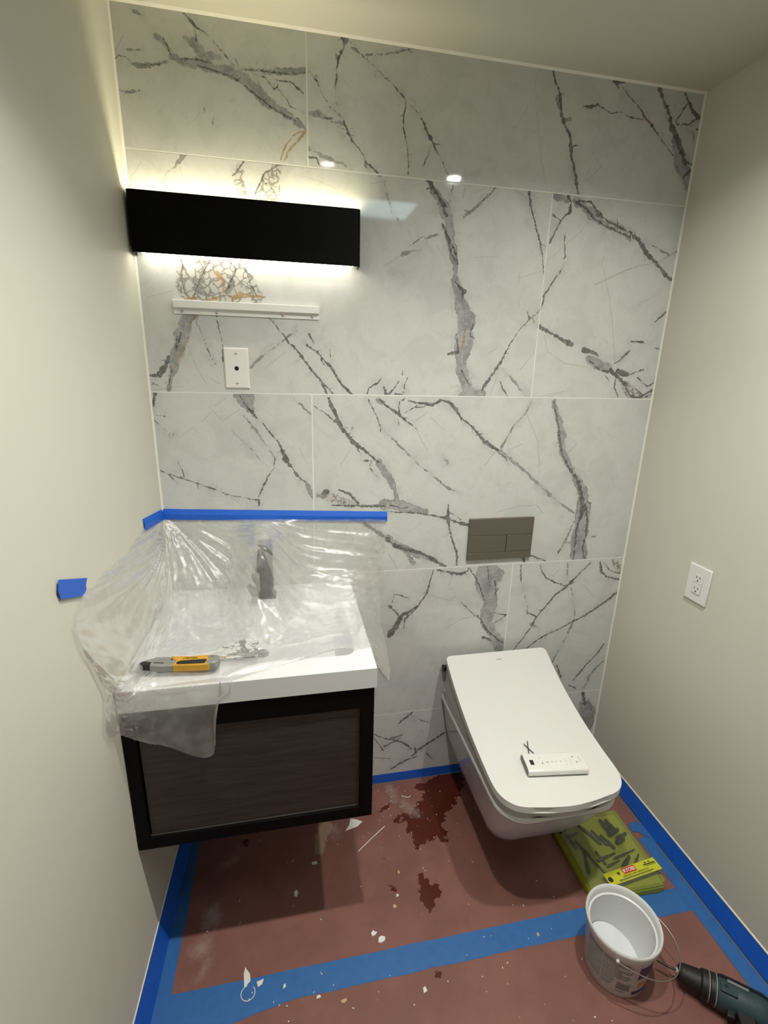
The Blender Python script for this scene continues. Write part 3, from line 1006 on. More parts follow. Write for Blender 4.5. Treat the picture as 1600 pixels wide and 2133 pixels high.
for (x0, x1, z0, z1), tv in zip(TILES, tile_veins):
    xa, xb = x0 + (GAP if x0 > 0 else 0.001), x1 - (GAP if x1 < W else 0.001)
    za, zb = z0 + (GAP if z0 > 0 else 0.0), z1 - (GAP if z1 < H else 0.0)
    for _ in range(int((x1 - x0) * (z1 - z0) * 26)):    # faint stray hairlines of the stone
        sx, sz = rng.uniform(xa, xb) * 1000, rng.uniform(za, zb) * 1000
        an = rng.choice([-0.85, 0.7, 1.9]) + rng.normal(0, 0.25); L = rng.uniform(15, 60)
        tv.append(('f', jagged([(sx, sz, 0.8), (sx + L * .5 * math.cos(an), sz + L * .5 * math.sin(an), 1.6), (sx + L * math.cos(an + .2), sz + L * math.sin(an + .2), 0.6)], 4.0, 1.0, 0.4)))
    nx = max(1, round((xb - xa) / CELL)) * SUB + 1; nz = max(1, round((zb - za) / CELL)) * SUB + 1
    xs = np.linspace(xa, xb, nx) * 1000; zs = np.linspace(za, zb, nz) * 1000
    fl = {k: field(xs, zs, [p for kk, p in tv if kk == k], 30.0 if k in 'dg' else 14.0) for k in 'dgflr'}
    near = (fl['d'] < 9) | (fl['g'] < 12) | (fl['f'] < 4) | (fl['l'] < 12) | (fl['r'] < 7)
    used, fc = adaptive_sheet(xs, zs, near, SUB)
    iu, ju = used // nz, used % nz
    n = len(used)
    co = np.zeros((n + 8, 3), np.float32)
    co[:n, 0] = xs[iu] / 1000; co[:n, 2] = zs[ju] / 1000
    for q, (cx, cz) in enumerate(((xa, za), (xb, za), (xb, zb), (xa, zb))):
        co[n + q] = (cx, 0, cz); co[n + 4 + q] = (cx, 0.0002, cz)
    faces = np.vstack([fc[:, [0, 1, 2, 3]]] + [np.array([[n + q, n + 4 + q, n + 4 + (q + 1) % 4, n + (q + 1) % 4]]) for q in range(4)])
    me = bpy.data.meshes.new('tile')
    me.vertices.add(n + 8); me.vertices.foreach_set('co', co.ravel())
    me.loops.add(faces.size); me.loops.foreach_set('vertex_index', faces.ravel().astype(np.int32))
    me.polygons.add(len(faces)); me.polygons.foreach_set('loop_start', np.arange(0, faces.size, 4, dtype=np.int32))
    me.update(calc_edges=True)
    at = me.attributes.new('vein', 'FLOAT_COLOR', 'POINT')
    rgba = np.full((n + 8, 4), 14.0, np.float32)
    for c, k in enumerate('dgfl'): rgba[:n, c] = fl[k][iu, ju]
    at.data.foreach_set('color', rgba.ravel())
    a2 = me.attributes.new('rust', 'FLOAT', 'POINT')
    rr_ = np.full(n + 8, 14.0, np.float32); rr_[:n] = fl['r'][iu, ju]
    a2.data.foreach_set('value', rr_)
    me.materials.append(M['marble'])
    link(bpy.data.objects.new('tile', me), wb)

# caulked corners of the tiled wall
bm = bmesh.new()
prism(bm, [(0.0, -0.0001), (0.005, -0.0001), (0.0, -0.006)], 0.07, H)
struct(obj('trim_1', bm, 'caulk'))
bm = bmesh.new()
prism(bm, [(W, -0.0001), (W - 0.004, -0.0001), (W, -0.005)], 0.07, H)
struct(obj('trim_2', bm, 'caulk'))
bm = bmesh.new()
loft(bm, [[(x, -0.0001, H), (x, -0.0001, H - 0.005), (x, -0.006, H)] for x in (0.0, W)])
struct(obj('trim_3', bm, 'caulk'))

# ================================================================== FLOOR PROTECTION
def stained_paper(name, x0, x1, y0, y1, label):
    nx = round((x1 - x0) / 0.04) * 8 + 1; ny = round((y1 - y0) / 0.04) * 8 + 1
    xs = np.linspace(x0, x1, nx) * 1000; ys = np.linspace(y0, y1, ny) * 1000
    st = parse(STAINS, 1.0)
    fl = {k: field(xs, ys, [jagged(p, 10, 1.5, 0.3) if len(p) > 1 else p for kk, p in st if kk == k], 60.0) for k in 'wup'}
    used, fc = adaptive_sheet(xs, ys, (fl['w'] < 50) | (fl['u'] < 50) | (fl['p'] < 30), 8)
    iu, ju = used // ny, used % ny
    n = len(used)
    co = np.zeros((n + 8, 3)); co[:n, 0] = xs[iu] / 1000; co[:n, 1] = ys[ju] / 1000; co[:n, 2] = 0.0009
    for q, (cx, cy) in enumerate(((x0, y0), (x1, y0), (x1, y1), (x0, y1))):
        co[n + q] = (cx, cy, 0.0009); co[n + 4 + q] = (cx, cy, 0.0)
    faces = [tuple(int(i) for i in f) for f in fc] + [(n + q, n + 4 + q, n + 4 + (q + 1) % 4, n + (q + 1) % 4) for q in range(4)]
    o = pyobj(name, co, faces, 'paper')
    at = o.data.attributes.new('stain', 'FLOAT_COLOR', 'POINT')
    rgba = np.full((n + 8, 4), 60.0, np.float32)
    for c, k in enumerate('wup'): rgba[:n, c] = fl[k][iu, ju]
    at.data.foreach_set('color', rgba.ravel())
    return tag(o, label, 'paper', 'red paper sheets covering the floor')
stained_paper('floor_paper', -0.018, 1.662, -0.625, -0.002, 'water-stained red floor paper under the vanity and toilet')
stained_paper('floor_paper', -0.03, 1.650, -2.2, -0.631, 'dry red floor paper in front of the blue seam tape')

def strip(name, x0, x1, y0, y1, z0, z1, label, mat='tape', wav=None):
    """tape laid flat; wav(x) shifts its front edge so a torn edge can wander"""
    n = 40
    top, bot = [], []
    for i in range(n + 1):
        t = i / n
        a = x0 + (x1 - x0) * t
        top.append((a, y1 + 0.0015 * mnoise.noise((a * 9, 1.7, y1))))
        bot.append((a, y0 + (wav(a) if wav else 0.0015 * mnoise.noise((a * 11, 5.1, y0)))))
    bm = bmesh.new()
    loft(bm, [[(a[0], a[1], z0), (b[0], b[1], z0), (b[0], b[1], z1), (a[0], a[1], z1)] for a, b in zip(top, bot)])
    return tag(obj(name, bm, mat), label, 'tape', 'strips of blue masking tape')

strip('masking_tape', 0.02, 1.636, -0.662, -0.592, 0.0009, 0.0016, 'blue masking tape running across the floor over the paper seam', 'tape_floor',
      wav=lambda a: -0.035 * max(0, 1 - abs(a - 0.12) / 0.22) + 0.004 * mnoise.noise((a * 14, 3, 1)))
def side_strip(name, xa, xb, y0, y1, z0, z1, label, mat='tape_floor'):
    bm = bmesh.new()
    n = 40
    loft(bm, [[(xa(y), y, z0), (xb(y), y, z0), (xb(y), y, z1), (xa(y), y, z1)] for y in np.linspace(y0, y1, n)])
    return tag(obj(name, bm, mat), label, 'tape', 'strips of blue masking tape')
side_strip('masking_tape', lambda y: lx(y) + 0.002, lambda y: 0.046 + 0.02 * y + 0.0015 * mnoise.noise((y * 12, 0, 2)), -2.1, -0.003, 0.0017, 0.0023,
           'blue masking tape on the floor paper along the left wall')
side_strip('masking_tape', lambda y: 1.612 + 0.002 * mnoise.noise((y * 12, 0, 9)), lambda y: 1.662 + 0.0012 * mnoise.noise((y * 20, 4, 9)), -2.1, -0.41, 0.0017, 0.0023,
           'blue masking tape on the floor paper along the right wall')
tag(obj('masking_tape', prism(bmesh.new(), [(1.612, -0.352), (1.652, -0.345), (1.679, -0.385), (1.679, -0.445), (1.664, -0.438), (1.655, -0.415), (1.64, -0.405), (1.632, -0.388), (1.61, -0.383)], 0.0024, 0.0034), 'tape_floor'),
    'small crumpled scrap of blue tape torn off beside the green case', 'tape', 'strips of blue masking tape')
# strips on the foot of the walls; side ones sloped outward to catch more light
bm = bmesh.new()
yy = np.linspace(-2.1, -0.004, 40)
loft(bm, [[(lx(y) + 0.0150, y, 0.0026), (lx(y) + 0.0170, y, 0.0026), (lx(y) + 0.0012, y, 0.098 + 0.001 * mnoise.noise((y * 15, 2, 2))), (lx(y) + 0.0003, y, 0.098)] for y in yy])
tag(obj('masking_tape', bm, 'tape'), 'bright blue masking tape along the foot of the left wall', 'tape', 'strips of blue masking tape')
bm = bmesh.new()
loft(bm, [[(W - 0.0140, y, 0.0040), (W - 0.0160, y, 0.0040 + 0.002 * abs(mnoise.noise((y * 8, 2, 5)))), (W - 0.0012, y, 0.068 + 0.001 * mnoise.noise((y * 15, 2, 2))), (W - 0.0003, y, 0.068)] for y in yy])
tag(obj('masking_tape', bm, 'tape'), 'bright blue masking tape along the foot of the right wall', 'tape', 'strips of blue masking tape')
bm = bmesh.new()
loft(bm, [[(W - 0.0001, y, 0.068), (W - 0.003, y, 0.068), (W - 0.003, y, 0.072), (W - 0.0001, y, 0.074)] for y in yy])
struct(obj('trim_4', bm, 'caulk'))
bm = bmesh.new()
loft(bm, [[(lx(y) + 0.0001, y, 0.098), (lx(y) + 0.0025, y, 0.098), (lx(y) + 0.0025, y, 0.101), (lx(y) + 0.0001, y, 0.103)] for y in yy])
struct(obj('trim_5', bm, 'caulk'))
bm = bmesh.new()
loft(bm, [[(x, -0.0003, 0.003), (x, -0.0010, 0.003), (x, -0.0010, 0.046 + 0.001 * mnoise.noise((x * 14, 1, 1))), (x, -0.0003, 0.046)] for x in np.linspace(0.01, 1.672, 40)])
tag(obj('masking_tape', bm, 'tape'), 'blue masking tape along the foot of the marble wall', 'tape', 'strips of blue masking tape')

# ================================================================== CEILING DOWNLIGHTS
for dlx, dly, kw, beam, lab in ((0.603, -0.864, 0.84, 116, 'small round recessed ceiling downlight nearer the left wall'), (1.174, -0.866, 1.16, 146, 'small round recessed ceiling downlight nearer the right wall')):
    t = thing('downlight', lab, 'light', (dlx, dly, H), 'recessed downlights in the ceiling')
    bm = bmesh.new()
    n = 32
    ring = lambda r, z: [(r * math.cos(2 * math.pi * i / n), r * math.sin(2 * math.pi * i / n), z) for i in range(n)]
    loft(bm, [ring(0.041, 0.0), ring(0.041, -0.004), ring(0.036, -0.006), ring(0.030, -0.003), ring(0.029, 0.0)], cap0=False, cap1=False)
    obj('trim_ring', bm, 'plate', t, smooth=True)
    bm = bmesh.new(); loft(bm, [ring(0.029, -0.0005), ring(0.029, -0.002)])
    obj('lens', bm, 'lens', t)
    ld = bpy.data.lights.new('downlight_lamp', 'AREA'); ld.shape = 'DISK'; ld.size = 0.056
    ld.energy = DOWN_W * kw; ld.color = (1.0, 0.965, 0.89); ld.spread = math.radians(beam)
    lo = link(bpy.data.objects.new('downlight_lamp', ld), t); lo.location = (0, 0, -0.007)

# ================================================================== WALL LAMP
LX0, LX1, LD, LZ0, LZ1 = 0.006, 0.611, 0.054, 1.915, 2.060
t = thing('wall_lamp', 'long black box wall lamp glowing above and below', 'light', (0.3, 0, 1.985))
prof = [(LX0, -0.001)] + [(LX0 + 0.012 - 0.012 * math.cos(a), -LD + 0.012 - 0.012 * math.sin(a)) for a in np.linspace(0, math.pi / 2, 6)] + \
       [(LX1 - 0.012 + 0.012 * math.sin(a), -LD + 0.012 - 0.012 * math.cos(a)) for a in np.linspace(0, math.pi / 2, 6)] + [(LX1, -0.001)]
inn = [(LX0 + 0.002, -0.001)] + [(LX0 + 0.012 - 0.010 * math.cos(a), -LD + 0.012 - 0.010 * math.sin(a)) for a in np.linspace(0, math.pi / 2, 6)] + \
      [(LX1 - 0.012 + 0.010 * math.sin(a), -LD + 0.012 - 0.010 * math.cos(a)) for a in np.linspace(0, math.pi / 2, 6)] + [(LX1 - 0.002, -0.001)]
bm = bmesh.new()
loft(bm, [[(x, y, z) for x, y in prof + inn[::-1]] for z in (LZ0, LZ1)])
obj('shade', bm, 'black', t, smooth=True, angle=35)
obj('light_strip', B(LX0 + 0.006, LX1 - 0.006, -0.046, -0.030, LZ1 - 0.040, LZ1 - 0.034), 'led_up', t)
obj('light_strip', B(LX0 + 0.016, LX1 - 0.016, -0.046, -0.012, LZ0 + 0.006, LZ0 + 0.012), 'led_dn', t)
obj('core', B(LX0 + 0.003, LX1 - 0.003, -0.050, -0.001, LZ0 + 0.014, LZ1 - 0.042), 'black', t)
rehome(t)

# ================================================================== WALL FITTINGS
def screw(p, d, r, parent, mat='steel', name='screw'):
    bm = bmesh.new()
    lathe_dir(bm, p, d, [(0, r), (r * 0.35, r * 0.95), (r * 0.7, r * 0.6), (r * 0.8, r * 0.2)], 14)
    o = obj(name, bm, mat, parent, smooth=True)
    u, w = frame_of(d)
    c = Vector(p) + Vector(d) * r * 0.72
    obj('screw_slot', B(-r * .55, r * .55, -r * .13, r * .13, 0, r * .14, mat4=basis(c, u, w, Vector(d))), 'slot', o)
    return o

t = thing('mirror_rail', 'white metal mirror hanging rail with four screws below the black lamp', 'rail', (0.292, 0, 1.79))
bm = bmesh.new()
sec = [(-0.001, 1.8075), (-0.012, 1.8085), (-0.0145, 1.8075), (-0.0145, 1.789), (-0.012, 1.7875), (-0.0035, 1.788), (-0.0035, 1.7725), (-0.001, 1.7725)]
loft(bm, [[(x, y, z) for y, z in sec] for x in (0.0895, 0.4955)])
obj('rail', bm, 'rail', t)
for x in (0.110, 0.205, 0.390, 0.4755): screw((x, -0.0036, 1.7795), (0, -1, 0), 0.0042, t)
rehome(t)

t = thing('wall_plate', 'white cable wall plate with a round hole under the hanging rail', 'wall plate', (0.25, 0, 1.627))
bm = bmesh.new()
x0, x1, z0, z1 = 0.2146, 0.2862, 1.5685, 1.6862
cx, cz = 0.2503, 1.6273
n = 32
hole = [(cx + 0.0065 * math.cos(2 * math.pi * i / n + math.pi / 4), cz + 0.0065 * math.sin(2 * math.pi * i / n + math.pi / 4)) for i in range(n)]
def sq(i, ax0, ax1, az0, az1):
    s, f = divmod(i, n // 4); f /= n / 4
    c = [(ax1, az1), (ax0, az1), (ax0, az0), (ax1, az0)]
    a, b = c[s], c[(s + 1) % 4]
    return (a[0] + (b[0] - a[0]) * f, a[1] + (b[1] - a[1]) * f)
loops = [[(*sq(i, x0, x1, z0, z1), -0.0005) for i in range(n)], [(*sq(i, x0, x1, z0, z1), -0.0022) for i in range(n)],
         [(*sq(i, x0 + .004, x1 - .004, z0 + .004, z1 - .004), -0.0062) for i in range(n)], [(*h, -0.0064) for h in hole], [(*h, -0.0008) for h in hole]]
loft(bm, [[(a, y, b) for a, b, y in lp] for lp in loops], cap0=True, cap1=False)
obj('plate', bm, 'plate', t)
bm = bmesh.new(); cyl(bm, (cx, -0.0007, cz), (cx, -0.0016, cz), 0.0064, n=24)
obj('hole', bm, 'slot', t)
for zz in (1.6698, 1.5850): screw((cx, -0.0063, zz), (0, -1, 0), 0.0034, t, 'steel')
rehome(t)

t = thing('flush_plate', 'bronze-grey dual flush plate on the marble above the toilet', 'flush plate', (1.145, 0, 1.05))
fx0, fx1, fz0, fz1 = 1.0215, 1.2705, 0.9725, 1.1300
a_, b_ = 0.3, 0.585
zt, zb = fz1 - (fz1 - fz0) * 0.405, fz0 + (fz1 - fz0) * 0.175
obj('backing', B(fx0 + .002, fx1 - .002, -0.008, -0.0005, fz0 + .002, fz1 - .002), 'slot', t)
obj('upper_panel', B(fx0, fx1, -0.0115, -0.001, zt + .0005, fz1), 'flush', t, bevel=0.0008)
obj('lower_panel', B(fx0, fx1, -0.0115, -0.001, fz0, zb - .0005), 'flush', t, bevel=0.0008)
xs_ = fx0 + (fx1 - fx0) * 0.59
obj('button', B(fx0, xs_ - .0012, -0.011, -0.001, zb + .0008, zt - .0008), 'flush', t, bevel=0.0008)
obj('button', B(xs_ + .0012, fx1, -0.011, -0.001, zb + .0008, zt - .0008), 'flush', t, bevel=0.0008)
rehome(t)

t = thing('power_outlet', 'white double power outlet on the right wall', 'outlet', (W, -0.357, 0.994))
oy0, oy1, oz0, oz1 = -0.400, -0.3145, 0.933, 1.055
obj('plate', B(W - 0.007, W - 0.0005, oy0, oy1, oz0, oz1), 'plate', t, bevel=0.0025, seg=3)
yc, zc = (oy0 + oy1) / 2, (oz0 + oz1) / 2
obj('groove', B(W - 0.0074, W - 0.006, yc - .0176, yc + .0176, zc - .0346, zc + .0346), 'print_mark', t)
rc = obj('receptacle', B(W - 0.0085, W - 0.006, yc - .0168, yc + .0168, zc - .0338, zc + .0338), 'plate', t, bevel=0.001)
for dz in (0.0185, -0.0185):
    for dy in (0.0064, -0.0064): obj('slot', B(W - 0.0089, W - 0.0084, yc + dy - .0011, yc + dy + .0011, zc + dz + .001, zc + dz + .0085), 'slot', rc)
    bm = bmesh.new(); cyl(bm, (W - 0.0084, yc, zc + dz - 0.0065), (W - 0.0089, yc, zc + dz - 0.0065), 0.0026, n=12)
    obj('slot', bm, 'slot', rc)
    obj('seam', B(W - 0.0088, W - 0.0084, yc - .0155, yc + .0155, zc + dz - .0140, zc + dz - .0132), 'print_mark', rc)
rehome(t)

# ================================================================== VANITY
VX0, VX1, VY, VZ0, VZ1 = -0.0165, 0.5875, -0.524, 0.440, 0.8585
t = thing('vanity_cabinet', 'wall-hung black vanity cabinet with a dark wood-grain drawer front', 'cabinet', (0.3, -0.26, VZ0))
bm = bmesh.new()
vb = 0.0 + 0.002
box(bm, VX1 - 0.018, VX1, VY + 0.02, -0.004, VZ0, VZ1)
prism(bm, [(VX0 + 0.001, VY + 0.02), (VX0 + 0.018, VY + 0.02), (0.018, -0.004), (0.002, -0.004)], VZ0, VZ1)
box(bm, 0.018, VX1 - 0.018, VY + 0.02, -0.004, VZ0, VZ0 + 0.016)
obj('body', bm, 'blackwood', t)
PX0, PX1, PZ0, PZ1 = 0.0130, 0.5520, 0.4755, 0.7975
bm = bmesh.new()
box(bm, VX0, PX0, VY, VY + 0.02, VZ0, VZ1); obj('stile', bm, 'blackwood', t, bevel=0.001)
bm = bmesh.new(); box(bm, PX1, VX1, VY, VY + 0.02, VZ0, VZ1); obj('stile', bm, 'blackwood', t, bevel=0.001)
bm = bmesh.new(); box(bm, PX0, PX1, VY, VY + 0.02, PZ1, VZ1); obj('rail', bm, 'blackwood', t, bevel=0.001)
bm = bmesh.new(); box(bm, PX0, PX1, VY, VY + 0.02, VZ0, PZ0); obj('rail', bm, 'blackwood', t, bevel=0.001)
dr = obj('drawer_front', B(PX0 + .003, PX1 - .003, VY + 0.008, VY + 0.024, PZ0 + .003, PZ1 - .003), 'wood', t, bevel=0.001)
bm = bmesh.new()
box(bm, PX0 + .001, PX1 - .001, VY + 0.004, VY + 0.0095, PZ1 - .0034, PZ1 - .0014)
box(bm, PX0 + .001, PX1 - .001, VY + 0.004, VY + 0.0095, PZ0 + .0014, PZ0 + .0034)
box(bm, PX1 - .0034, PX1 - .0014, VY + 0.004, VY + 0.0095, PZ0 + .0034, PZ1 - .0034)
obj('edge_band', bm, 'edge', dr)
rehome(t)

CX0, CX1, CY, CZ0, CZ1 = -0.0175, 0.5925, -0.530, 0.8605, 0.9175
t = thing('sink_top', 'glossy white rectangular sink top under the plastic sheet', 'sink', (0.3, -0.26, CZ0))
bm = bmesh.new()
def cl(pts, z):        # keep clear of the out-of-square left wall
    return [(max(x, lx(y) + 0.003), y, z) for x, y in pts]
loops = [cl(rrect(CX0, CX1, CY, -0.002, .002, .002), CZ0), cl(rrect(CX0, CX1, CY, -0.002, .002, .002), CZ1 - .001),
         cl(rrect(CX0 + .001, CX1 - .001, CY + .001, -0.003, .002, .002), CZ1),
         cl(rrect(.045, .548, -0.462, -0.128, .03, .03), CZ1), cl(rrect(.048, .545, -0.459, -0.131, .03, .03), CZ1 - .004),
         cl(rrect(.060, .533, -0.440, -0.150, .035, .035), CZ1 - .060), cl(rrect(.085, .508, -0.405, -0.175, .04, .04), CZ1 - .088),
         cl(rrect(.20, .40, -0.33, -0.24, .02, .02), CZ1 - .094)]
loft(bm, loops, cap0=False)
obj('basin', bm, 'white', t, smooth=True, angle=30)
bm = bmesh.new(); cyl(bm, (0.297, -0.27, CZ1 - .0938), (0.297, -0.27, CZ1 - .0905), 0.022, 0.019, 24)
obj('drain', bm, 'black', t, smooth=True)
rehome(t)

t = thing('faucet', 'matte black square faucet under the plastic at the back of the sink', 'faucet', (0.302, -0.075, CZ1))
obj('base', B(0.284, 0.340, -0.104, -0.050, CZ1 - 0.001, CZ1 + 0.005), 'black', t, bevel=0.002)
obj('body', B(0.291, 0.333, -0.098, -0.056, CZ1 + 0.005, 1.090), 'black', t, bevel=0.003)
bm = bmesh.new()
loft(bm, [[(x, -0.094, 1.088), (x, -0.200, 1.075), (x, -0.200, 1.050), (x, -0.094, 1.060)] for x in (0.289, 0.331)])
sp_ = obj('spout', bm, 'black', t, bevel=0.003)
bm = bmesh.new()
loft(bm, [[(x, -0.058, 1.093), (x, -0.140, 1.108), (x, -0.141, 1.115), (x, -0.058, 1.104)] for x in (0.291, 0.331)])
obj('lever', bm, 'black', t, bevel=0.002)
rehome(t)

# ================================================================== PLASTIC SHEET AND ITS TAPE
GRID = [
    # tape line
    [(-.006, -.185, 1.200), (-.002, -.09, 1.183), (.010, -.006, 1.166), (.20, -.005, 1.160), (.302, -.005, 1.157), (.42, -.005, 1.154), (.60, -.005, 1.150), (.716, -.005, 1.147)],
    [(-.0115, -.41, 1.197), (.000, -.20, 1.115), (.028, -.055, 1.080), (.20, -.030, 1.075), (.305, -.100, 1.143), (.42, -.030, 1.070), (.60, -.018, 1.065), (.714, -.008, 1.060)],
    [(-.0175, -.58, 1.205), (.002, -.36, 1.090), (.045, -.15, 1.000), (.20, -.085, .985), (.305, -.213, 1.100), (.42, -.080, .985), (.59, -.050, .980), (.708, -.012, .975)],
    [(-.0195, -.655, 1.180), (.004, -.47, 1.020), (.060, -.26, .945), (.20, -.200, .925), (.302, -.245, .985), (.42, -.190, .925), (.57, -.150, .930), (.690, -.045, .890)],
    [(-.0195, -.650, 1.120), (.006, -.53, .965), (.070, -.36, .928), (.20, -.310, .908), (.302, -.330, .918), (.42, -.300, .908), (.565, -.270, .925), (.668, -.150, .850)],
    [(-.018, -.607, 1.037), (.008, -.545, .938), (.080, -.44, .926), (.20, -.400, .918), (.302, -.400, .916), (.42, -.385, .916), (.560, -.370, .924), (.664, -.270, .830)],
    [(-.017, -.585, .962), (.006, -.548, .905), (.085, -.512, .925), (.20, -.490, .923), (.302, -.462, .922), (.42, -.440, .921), (.558, -.420, .922), (.655, -.380, .815)],
    [(-.018, -.610, .900), (.004, -.556, .860), (.090, -.541, .872), (.19, -.540, .885), (.255, -.500, .924), (.42, -.458, .9215), (.556, -.440, .9215), (.650, -.410, .800)],
    [(-.018, -.590, .850), (.004, -.556, .822), (.085, -.552, .776), (.185, -.545, .728), (.213, -.540, .880), (.40, -.468, .9215), (.552, -.447, .9215), (.640, -.415, .790)],
]
def cr(p0, p1, p2, p3, t):
    return 0.5 * (2 * p1 + (p2 - p0) * t + (2 * p0 - 5 * p1 + 4 * p2 - p3) * t * t + (3 * p1 - p0 - 3 * p2 + p3) * t ** 3)
def resample(G, n):      # along axis 0
    k = G.shape[0]; out = []
    for s in np.linspace(0, k - 1, n):
        i = min(int(s), k - 2); t = s - i
        out.append(cr(G[max(i - 1, 0)], G[i], G[i + 1], G[min(i + 2, k - 1)], t))
    return np.array(out)
G0 = np.array(GRID)
NR, NC = 190, 200
G1 = resample(G0, NR)
G2 = resample(G1.transpose(1, 0, 2), NC).transpose(1, 0, 2)
du = np.gradient(G2, axis=1); dv = np.gradient(G2, axis=0)
nrm = np.cross(du, dv); nrm /= np.linalg.norm(nrm, axis=2, keepdims=True) + 1e-9
side = nrm[..., 1] - nrm[..., 2]
nrm *= np.where(side[..., None] > 0, -1, 1)          # towards the room
Vs = np.zeros_like(G2)
for i in range(NR):
    for j in range(NC):
        a = i / (NR - 1) * 8; b = j / (NC - 1) * 7
        th = math.atan2(a + 0.10, b - 2.0); rad = math.hypot(a, (b - 2.0) * 1.1)
        fan = mnoise.noise((th * 7.5, rad * 0.25, 2.2)) + 0.6 * mnoise.noise((th * 17, rad * 0.4, 9.1))
        fan = (1 - abs(fan) * 2.2)                     # ridged: sharp crests
        cr_ = mnoise.noise((a * 1.6, b * 1.5, 4.4)) + 0.25 * mnoise.noise((a * 4.5, b * 4.1, 8.4)) + 0.3 * (1 - 2 * abs(mnoise.noise((a * 4.0, b * 7.0, 1.4))))
        free = min(1.0, a / 0.7) * (0.30 if (a > 5 and 1.8 < b < 6.3) else 1.0)
        amp = (0.0120 * fan * math.exp(-rad * 0.20) + 0.0050 * cr_) * free
        if b > 6: amp *= 1.3
        Vs[i, j] = G2[i, j] + nrm[i, j] * (amp + 0.003 * free)
        x, y, z = Vs[i, j]
        if -0.012 < x < CX1 + .002 and y > CY and z < CZ1 + 0.0025:      # stay above the sink top's rim
            inb = 0.05 < x < 0.543 and -0.457 < y < -0.133
            Vs[i, j, 2] = max(z, (CZ1 - 0.03) if inb else CZ1 + 0.0025)
        if z > 0.93 and y > -0.004: Vs[i, j, 1] = -0.004
        lim = lx(Vs[i, j, 1]) + 0.003
        if Vs[i, j, 0] < lim: Vs[i, j, 0] = lim
        if Vs[i, j, 1] > CY - 0.004 and Vs[i, j, 2] < CZ1 and a > 6.2 and b < 5: Vs[i, j, 1] = CY - 0.004
fcs = [(i * NC + j, i * NC + j + 1, (i + 1) * NC + j + 1, (i + 1) * NC + j) for i in range(NR - 1) for j in range(NC - 1)]
tag(pyobj('plastic_sheet', Vs.reshape(-1, 3), fcs, 'film', smooth=True), 'clear crumpled plastic sheet taped up and draped over the sink and faucet', 'plastic sheet')

bm = bmesh.new()
for k, (a, b) in enumerate((((0.001, -0.001), (0.720, -0.001)),)):
    loft(bm, [[(x, -0.0062, z0 + 0.0005), (x, -0.0075, z0 + 0.018), (x, -0.0012, z0 + 0.0345), (x, -0.0006, z0 + 0.0345), (x, -0.0055, z0 + 0.017), (x, -0.0052, z0)]
              for x, z0 in [(x, 1.1655 - 0.033 * x / 0.72 + 0.0006 * mnoise.noise((x * 20, 0, 0))) for x in np.linspace(0.001, 0.720, 60)]])
o1 = obj('masking_tape', bm, 'tape')
tag(o1, 'blue masking tape holding the plastic sheet to the marble wall', 'tape', 'strips of blue masking tape')
bm = bmesh.new()
loft(bm, [[(lx(y) + 0.0050, y, zz), (lx(y) + 0.0056, y, zz + .017), (lx(y) + 0.0014, y, zz + .034), (lx(y) + 0.0006, y, zz + .034), (lx(y) + 0.0044, y, zz)]
          for y, zz in [(y, 1.1655 + 0.026 * (-y / 0.19)) for y in np.linspace(-0.190, -0.0085, 14)]])
tag(obj('masking_tape', bm, 'tape'), 'short blue tape piece on the left wall at the sheet corner', 'tape', 'strips of blue masking tape')
pts = [(-.6808, 1.2658), (-.5738, 1.2216), (-.5849, 1.2105), (-.5838, 1.2037), (-.5954, 1.1931), (-.6845, 1.2292), (-.689, 1.2474)]
bm = bmesh.new()
loft(bm, [[(lx(y) + d, y, z) for y, z in pts] for d in (0.0042, 0.0052)])
tag(obj('masking_tape', bm, 'tape'), 'single torn square of blue tape alone on the left wall', 'tape', 'strips of blue masking tape')

# offcut of marble tile lying in the front of the sink, on the plastic
pts = [(0.112 * 0, 0)] 
c0 = Vector((0.2975, -0.452, 0.928))
arc = [(-0.118 * math.cos(a) * 1.0, 0.086 * math.sin(a)) for a in np.linspace(0.0, 1.35, 14)]
poly = [(0, 0)] + [(-0.113 + 0.0, 0.0)] + [(x + 0.002, y) for x, y in arc[1:]] + [(0.0, 0.070)]
mm = basis(c0, (1, 0, 0), (0, 0.94, 0.05), (0, -0.05, 0.94))
bm = bmesh.new(); prism(bm, poly, 0, 0.006, mat4=mm)
oc = obj('tile_offcut', bm, 'marble')
tag(oc, 'small curved marble tile offcut lying on the plastic in the sink', 'tile')
me = oc.data
xs_l = [(k, [(297.5 + a * 1000, c * 1000, w) for a, c, w in q]) for k, q in (
    ('d', [(-.116, .004, 2), (-.110, .030, 2), (-.098, .050, 2), (-.078, .066, 2.5), (-.05, .078, 2), (-.025, .084, 1)]),
    ('d', [(-.10, .026, 4), (-.085, .040, 2), (-.07, .043, 4), (-.05, .048, 2), (-.03, .050, 3)]), ('d', [(-.098, .018, 6), (-.08, .026, 3), (-.06, .030, 4), (-.045, .026, 2)]),
    ('d', [(-.055, .082, 6), (-.045, .070, 7), (-.03, .058, 5), (-.02, .050, 2)]), ('d', [(-.052, .012, 4), (-.03, .016, 5), (-.018, .012, 3)]),
    ('d', [(-.018, .030, 3), (-.010, .020, 7), (-.001, .014, 6), (.0, .002, 4)]), ('d', [(-.001, .068, 1.5), (-.001, .03, 1.5), (-.001, .002, 1.5)]), ('r', [(-.095, .008, 9), (-.08, .006, 8)]), ('d', [(-.09, .010, 3), (-.075, .012, 2)]))]
sub = bmesh.new(); sub.from_mesh(me); bmesh.ops.triangulate(sub, faces=sub.faces); bmesh.ops.subdivide_edges(sub, edges=sub.edges, cuts=24, use_grid_fill=True); sub.to_mesh(me); sub.free()
